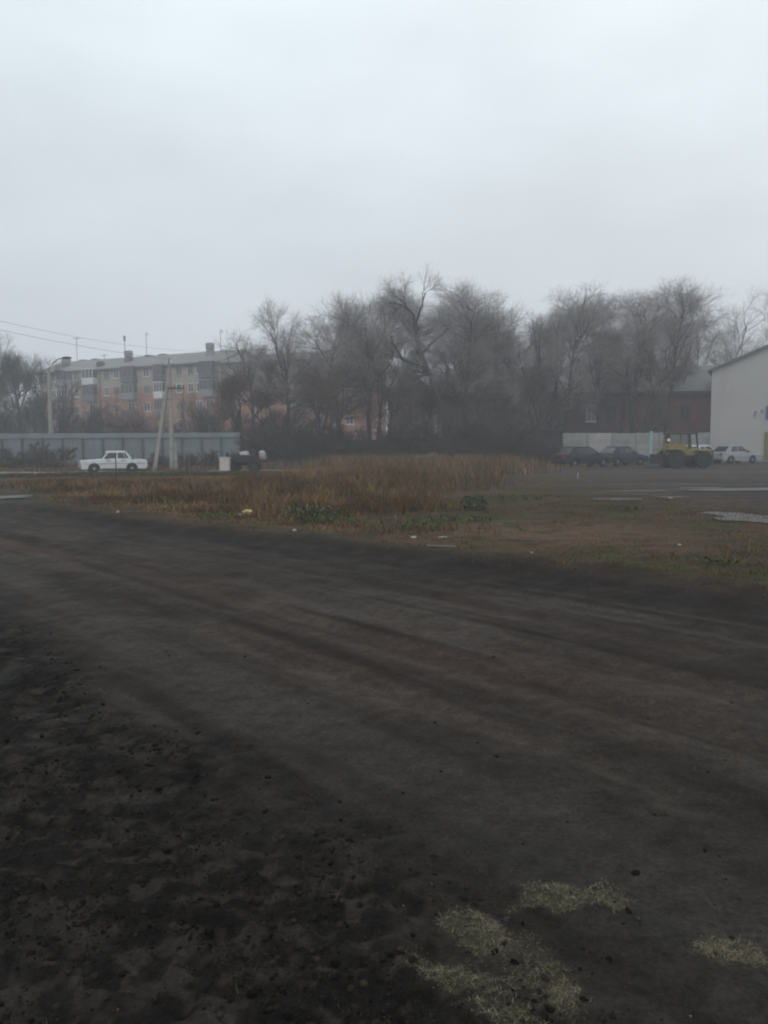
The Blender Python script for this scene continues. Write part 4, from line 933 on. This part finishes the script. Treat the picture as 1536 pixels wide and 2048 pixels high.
# ------------------------------------------------------------------ ground plants (stuff)
def inside(px, py): return True
def blades(name, X, Y, Hh, Wd, cols, label=None, lean=.35, seed=1, kind='stuff', mat_='veg', cat=None, zoff=-.01):
    g = np.random.default_rng(seed); n = len(X); Z = gheight(X, Y) + zoff
    th = g.uniform(0, 2 * np.pi, n); dx, dy = np.cos(th) * Wd / 2, np.sin(th) * Wd / 2
    lx, ly = g.normal(0, lean, n) * Hh, g.normal(0, lean, n) * Hh
    base_ = np.stack([X, Y, Z], -1); o = np.stack([dx, dy, 0 * dx], -1)
    mid = base_ + np.stack([lx * .35, ly * .35, Hh * .6], -1); tip = base_ + np.stack([lx, ly, Hh], -1)
    V = np.stack([base_ - o, base_ + o, mid - o * .7, mid + o * .7, tip], 1).reshape(-1, 3)
    i = np.arange(n)[:, None] * 5
    F_ = np.concatenate([i + np.array([[0, 1, 3]]), i + np.array([[0, 3, 2]]), i + np.array([[2, 3, 4]])], 0)
    c = np.repeat(cols, 5, 0)
    o_ = np_mesh(name, V, F_, M[mat_], col={'Col': c}); tag(o_, label, cat, None, kind); return o_
def pick(g, n, pal, wts=None):
    pal = np.array(pal); k = g.choice(len(pal), n, p=wts); return pal[k] * g.uniform(.7, 1.3, (n, 1))
BR = [(.18, .098, .044), (.13, .076, .036), (.25, .155, .075), (.07, .048, .030), (.15, .070, .032), (.095, .085, .036), (.20, .13, .07)]
g = np.random.default_rng(21)
def field(n, x0, x1, y0, y1): return g.uniform(x0, x1, n), g.uniform(y0, y1, n)
# tall rusty weeds
X, Y = field(520000, -20, 9, 13, 47.5); s, isl, left, yard, far, rough = masks(X, Y)
tall = sstep(13.0, 15.0, s) * (1 - left) * (1 - yard) * sstep(2.6, -3.0, X - (Y - 20) * .13 + (fbm(X * .4, Y * .4, 81, 3) - .5) * 7) * sstep(.34, .60, .5 * fbm(X * .35, Y * .35, 80, 3) + .5 * fbm(X * 1.3, Y * .9, 82, 3) + .06)
k = g.random(len(X)) < tall * .85; X, Y = X[k], Y[k]
hn = fbm(X * .5, Y * .5, 83, 3)
hn2 = fbm(X * 1.6, Y * 1.6, 84, 2); Hh = (.06 + .55 * hn * sstep(13.2, 17, X + Y) + .45 * sstep(.45, .75, hn2) * sstep(14, 18, X + Y)) * g.uniform(.3, 1.3, len(X)) * (.55 + .55 * sstep(14, 24, X + Y)) * (.7 + .45 * sstep(22, 40, Y))
cap = 1.62 - .0365 * Y + .62 * sstep(-7.5, -1.5, X) + .2 * sstep(38, 20, Y); Hh = np.minimum(Hh, np.maximum(.05, cap) * g.uniform(.6, 1.05, len(X)))
gn = sstep(.5, .66, fbm(X * .6 + 9, Y * .6, 86, 3)) * sstep(.0, .1, .9 - hn)
cc = pick(g, len(X), BR); green = pick(g, len(X), [(.035, .060, .020), (.05, .07, .025)]); use = g.random(len(X)) < gn * .45; cc[use] = green[use]; Hh[use] *= .6
tint = (.55 + .85 * sstep(.3, .7, fbm(X * .7, Y * .7, 88, 4)))[:, None]; cc = cc * tint
blades('dry_weeds', X, Y, Hh, g.uniform(.006, .017, len(X)) * (1 + Y / 50), cc, 'thick stand of tall rusty brown dead weeds covering the waste ground', .48, 31)
# weeds between far road and thicket, and along the fence foot
X, Y = field(60000, -30, 14, 54.5, 61); k = g.random(len(X)) < sstep(.3, .6, fbm(X * .3, Y * .3, 95, 3) + .1) * np.where(X > 8, .25, 1.0); X, Y = X[k], Y[k]
blades('verge_weeds', X, Y, g.uniform(.15, .75, len(X)) * np.where(Y < 57.5, .5, 1.0), g.uniform(.02, .05, len(X)), pick(g, len(X), BR + [(.05, .055, .03)]), 'brown weeds on the verge before the fence and thicket', .3, 32)
X, Y = field(26000, -4, 12, 44, 56); k = (g.random(len(X)) < sstep(.3, .6, fbm(X * .3, Y * .3, 96, 3) + .1) * sstep(10.5, 4, X + (fbm(X * .3, Y * .3, 97, 2) - .5) * 6)); X, Y = X[k], Y[k]
blades('brown_brush', X, Y, g.uniform(.3, 1.25, len(X)), g.uniform(.02, .05, len(X)), pick(g, len(X), BR), 'taller brown brush standing before the dark thicket', .3, 33)
X, Y = field(42000, -28, 3, 44.0, 49.6); k = (g.random(len(X)) < sstep(.3, .55, fbm(X * .5, Y * .5, 98, 3) + .1)) & ((Y < 47.2) | (X > -20)); X, Y = X[k], Y[k]
blades('roadside_grass', X, Y, g.uniform(.05, .30, len(X)) * np.where(Y > 47.8, .9, 1), g.uniform(.02, .04, len(X)), pick(g, len(X), [(.07, .062, .03), (.045, .05, .022), (.09, .06, .03)]), 'low scruffy grass along the near side of the far road', .3, 38)
# short sparse grass on the right part and island edge
X, Y = field(260000, -14, 16, 7.5, 26); s, isl, left, yard, far, rough = masks(X, Y)
cov = .85 * isl * (1 - left) * (1 - yard * .93) * sstep(.34, .66, fbm(X * 1.1, Y * 1.1, 101, 4) + .03) * (1 - .75 * np.exp(-((X - 2.6) / 3.2) ** 2 - ((Y - 15) / 2.2) ** 2))
k = g.random(len(X)) < cov * .8; X, Y = X[k], Y[k]
gg = sstep(.42, .62, fbm(X * .8 + 4, Y * .8, 105, 3))
cc = pick(g, len(X), [(.11, .070, .035), (.09, .060, .027), (.14, .09, .047), (.07, .046, .026)]); gr = pick(g, len(X), [(.032, .050, .010), (.045, .058, .015), (.058, .065, .02)]); use = g.random(len(X)) < gg * .75; cc[use] = gr[use]
blades('short_grass', X, Y, g.uniform(.015, .075, len(X)) * (.5 + fbm(X * 1.5, Y * 1.5, 107, 2)), g.uniform(.005, .012, len(X)), cc, 'short green and brown grass along the edge of the muddy track', 1.0, 34)
# isolated stalks on the right
X, Y = field(2600, 4.5, 12, 10.5, 18); k = g.random(len(X)) < sstep(.52, .7, fbm(X * 1.1, Y * 1.1, 111, 3)); X, Y = X[k], Y[k]
blades('dry_stalks', X, Y, g.uniform(.05, .28, len(X)), g.uniform(.004, .009, len(X)), pick(g, len(X), BR), 'loose dry stalks near the puddles on the right', .35, 35)
# leafy green weeds
def leafy(px, py, r, h, n, lab, seed, colr=((.045, .082, .018), (.065, .105, .026), (.035, .055, .015))):
    q_ = np.random.default_rng(seed); p = gnd(px, py); V = []; F_ = []; Cc = []
    for i in range(n):
        a = q_.uniform(0, 6.28); rr = r * math.sqrt(q_.random()); x, y = p[0] + rr * math.cos(a), p[1] + rr * math.sin(a) * .6; z = gz(x, y) + q_.random() * h * (1 - .4 * rr / r)
        L = q_.uniform(.04, .12); w_ = L * .38; t = q_.uniform(0, 6.28); el = q_.uniform(-.2, .9)
        d = np.array([math.cos(t) * math.cos(el), math.sin(t) * math.cos(el), math.sin(el)]); sd_ = np.array([-math.sin(t), math.cos(t), 0]) * w_ / 2; b = np.array([x, y, z]); k_ = len(V)
        V += [b, b + d * L * .5 + sd_, b + d * L, b + d * L * .5 - sd_]; F_.append([k_, k_ + 1, k_ + 2, k_ + 3]); c = np.array(colr[q_.integers(len(colr))]) * q_.uniform(.7, 1.3); Cc += [c] * 4
    o_ = np_mesh('leafy_weed', np.array(V) - np.array([p[0], p[1], 0]), np.array(F_), M['veg'], col={'Col': np.array(Cc)}); o_.location = (p[0], p[1], 0); (tag(o_, lab, None, None, 'stuff') if h < .13 else tag(o_, lab, 'plant', 'green weeds on the waste ground'))
    if h < .13: o_.name = 'green_patch'
leafy(620, 1040, .75, .38, 620, 'grey green leafy weed clump with pale heads at the track edge', 1, ((.05, .085, .04), (.10, .13, .085), (.03, .06, .02)))
leafy(672, 1048, .6, .22, 380, 'green leafy weed clump right of the pale headed clump', 2)
leafy(948, 1022, .34, .42, 480, 'upright dark green weed clump in the brown field', 3, ((.018, .042, .022), (.025, .055, .025)))
leafy(905, 1045, 1.0, .08, 480, 'flat bright green weed patch left of the upright green clump', 4)
leafy(860, 1058, .6, .10, 260, 'small green weed patch among brown stalks', 5)
leafy(1030, 1000, .9, .10, 260, 'low green patch behind the upright green clump', 6)
leafy(1445, 1130, .35, .06, 110, 'green tuft near the right edge beside the track', 8)
leafy(1262, 1022, .35, .08, 120, 'green tuft near the grey yard', 9)
leafy(440, 1040, .5, .14, 200, 'green tuft left of the yellow bag', 10)
# straw patches in the foreground
X, Y = field(260000, -.25, 1.35, 1.9, 3.0); k = g.random(len(X)) < straw_mask(X, Y) * (.15 + .85 * sstep(.42, .58, fbm(X * 22, Y * 22, 151, 3))) * .75; SX, SY = X[k], Y[k]; n = len(SX)
blades('straw_grass', SX, SY, g.uniform(.002, .009, n), g.uniform(.0010, .0022, n), pick(g, n, [(.175, .155, .10), (.12, .105, .065), (.25, .23, .16), (.065, .058, .034)]), 'patches of flattened pale straw grass on the near track', 1.8, 36, zoff=.003)
# thin moss and grass scraps between the patches and on the rough soil
X, Y = field(60000, -2.2, 2.2, 1.6, 5.5); s = X + Y; k = g.random(len(X)) < sstep(.58, .72, fbm(X * 2.4, Y * 2.4, 130, 4)) * sstep(4.6, 3.2, s) * .5; X, Y = X[k], Y[k]
blades('grass_scraps', X, Y, g.uniform(.004, .018, len(X)), g.uniform(.0015, .003, len(X)), pick(g, len(X), [(.055, .055, .032), (.075, .065, .042), (.04, .045, .026)]), 'thin scraps of dead grass on the rough dark soil', 1.6, 37, zoff=.002)

# stones and clods (stuff)
ICO_V = []; ph = (1 + 5 ** .5) / 2
for a, b in ((1, ph), (-1, ph), (1, -ph), (-1, -ph)): ICO_V += [(0, a, b), (a, b, 0), (b, 0, a)]
ICO_V = np.array(ICO_V, float); ICO_V /= np.linalg.norm(ICO_V[0])
def hull_faces():
    import itertools
    fs = []
    for i, j, k in itertools.combinations(range(12), 3):
        a, b, c = ICO_V[i], ICO_V[j], ICO_V[k]
        if max(np.linalg.norm(a - b), np.linalg.norm(b - c), np.linalg.norm(a - c)) < 1.2:
            fs.append((i, j, k) if np.dot(np.cross(b - a, c - a), a) > 0 else (i, k, j))
    return np.array(fs)
ICO_F = hull_faces()
def stones(name, X, Y, Rr, cols, seed, label, sink=.35, smooth=False):
    q_ = np.random.default_rng(seed); n = len(X); Z = gheight(X, Y)
    sc = q_.uniform(.6, 1.2, (n, 1, 3)) * np.array([1, 1, .62]); jit = q_.uniform(.78, 1.2, (n, 12, 1)); th = q_.uniform(0, 6.28, n)
    V = ICO_V[None] * jit * sc; c, s_ = np.cos(th)[:, None], np.sin(th)[:, None]
    V = np.stack([V[..., 0] * c - V[..., 1] * s_, V[..., 0] * s_ + V[..., 1] * c, V[..., 2]], -1) * Rr[:, None, None]
    V += np.stack([X, Y, Z + Rr * sink * .5], -1)[:, None]
    F_ = (np.arange(n)[:, None, None] * 12 + ICO_F[None]).reshape(-1, 3)
    o_ = np_mesh(name, V.reshape(-1, 3), F_, M['stone'], col={'Col': np.repeat(cols, 12, 0)}, smooth=smooth); tag(o_, label, None, None, 'stuff')
def near_pts(n, y1, wid=.62):
    Y = 1.5 + (y1 - 1.5) * g.random(n) ** 1.7; X = g.uniform(-1, 1, n) * (wid * Y + .5); return X, Y
X, Y = near_pts(190000, 8); _, _, _, _, _, ro = masks(X, Y); k = g.random(len(X)) < (.012 + ro * (.12 + .88 * sstep(.42, .58, fbm(X * 4, Y * 5, 140, 3)))) * .62; X, Y = X[k], Y[k]; n = len(X)
stones('soil_clods', X, Y, np.minimum(.0020 + .0068 / (.25 + 3.2 * g.random(n)) * g.random(n), .018), pick(g, n, [(.0150, .0130, .0108), (.021, .018, .015), (.010, .009, .008), (.029, .024, .019)]), 41, 'dark crumbly lumps of soil covering the rough strip', sink=.15)
X, Y = near_pts(30, 4.5); n = len(X); X = X - .4
stones('big_clods', X, Y, g.uniform(.012, .024, n), pick(g, n, [(.013, .012, .011), (.018, .0165, .015)]), 44, 'larger dark clods half sunk in the soil', sink=-.3)
X, Y = near_pts(26000, 10); n = len(X)
stones('gravel', X, Y, .0016 + .0035 * g.random(n) ** 3, pick(g, n, [(.042, .037, .031), (.030, .027, .023), (.060, .050, .040), (.018, .016, .014)]), 42, 'fine grit and gravel pressed into the track', sink=-.2)
X, Y = near_pts(38, 6); n = len(X)
stones('pale_crumbs', X, Y, g.uniform(.0018, .004, n), pick(g, n, [(.30, .28, .25), (.2, .18, .14)]), 43, 'tiny pale crumbs and pebbles on the dark soil', sink=0)

# ------------------------------------------------------------------ litter
def lump(px, py, r, m, lab, cat, name, seed, z=.0):
    r = tuple(c * .72 for c in r); p = gnd(px, py); mb = MB().blob((0, 0, r[2] * .8), r, seed, jit=.35, seg=9, rings=5); o = mb.build(name, m); o.location = (p[0], p[1], gz(p[0], p[1]) + z); tag(o, lab, cat, 'litter on the waste ground' if cat == 'litter' else 'small dark stones by the straw' if cat == 'stone' else None)
lump(494, 1032, (.16, .12, .10), M['plastic_yellow'], 'crumpled yellowish plastic bag at the weed edge', 'bag', 'plastic_bag', 1)
lump(481, 1036, (.07, .06, .05), M['paper'], 'small whitish scrap beside the yellow bag', 'litter', 'litter_scrap', 2)
lump(828, 1077, (.075, .05, .03), M['paper'], 'bright white paper scrap on brown grass, left of a longer scrap', 'litter', 'litter_scrap', 3)
lump(886, 1077, (.11, .05, .02), M['paper'], 'long flat white scrap on brown grass near the field middle', 'litter', 'litter_scrap', 4)
lump(589, 1066, (.05, .04, .035), M['paper'], 'little white scrap below the pale headed weed', 'litter', 'litter_scrap', 5)
lump(236, 1034, (.05, .04, .04), M['paper'], 'little white scrap at the weed edge below the white car', 'litter', 'litter_scrap', 6)
lump(1341, 998, (.10, .06, .03), M['paper'], 'pale flat scrap lying on the grey yard', 'litter', 'litter_scrap', 7)
lump(1063, 1107, (.035, .03, .02), M['paper'], 'tiny white scrap on the bare brown soil', 'litter', 'litter_scrap', 8)
lump(1358, 1095, (.05, .035, .02), M['paper'], 'small pale scrap beside the right tufts', 'litter', 'litter_scrap', 9)
p = gnd(882, 1110); o = MB().box(-.22, .22, -.05, .05, 0, .02).build('plank', M['plank'], bevel=.008); o.location = (p[0], p[1], gz(p[0], p[1]) + .015); o.rotation_euler = (R(3), R(1), R(-8)); tag(o, 'pale weathered plank lying flat where the grass meets the track', 'plank')
lump(1276, 1842, (.011, .012, .009), M['grease'], 'small dark rounded stone just right of the upper straw patch', 'stone', 'dark_stone', 10)
lump(1014, 1833, (.018, .014, .01), M['grease'], 'small dark stone between the two upper straw patches', 'stone', 'dark_stone', 11)

# ------------------------------------------------------------------ haze: one closed box of damp air
hz = MB().box(-640, 640, -75, 640, -1.4, 22.5).build('haze', [])
hm = bpy.data.materials.new('damp_air'); hm.use_nodes = True; nt = hm.node_tree; nt.nodes.clear()
ho = nt.nodes.new('ShaderNodeOutputMaterial'); pv = nt.nodes.new('ShaderNodeVolumePrincipled'); pv.inputs['Color'].default_value = (.93, .94, .97, 1); pv.inputs['Density'].default_value = .0025; pv.inputs['Anisotropy'].default_value = .15
nt.links.new(pv.outputs[0], ho.inputs['Volume']); hz.data.materials.append(hm)
tag(hz, 'thin damp fog over the whole yard', None, None, 'stuff')
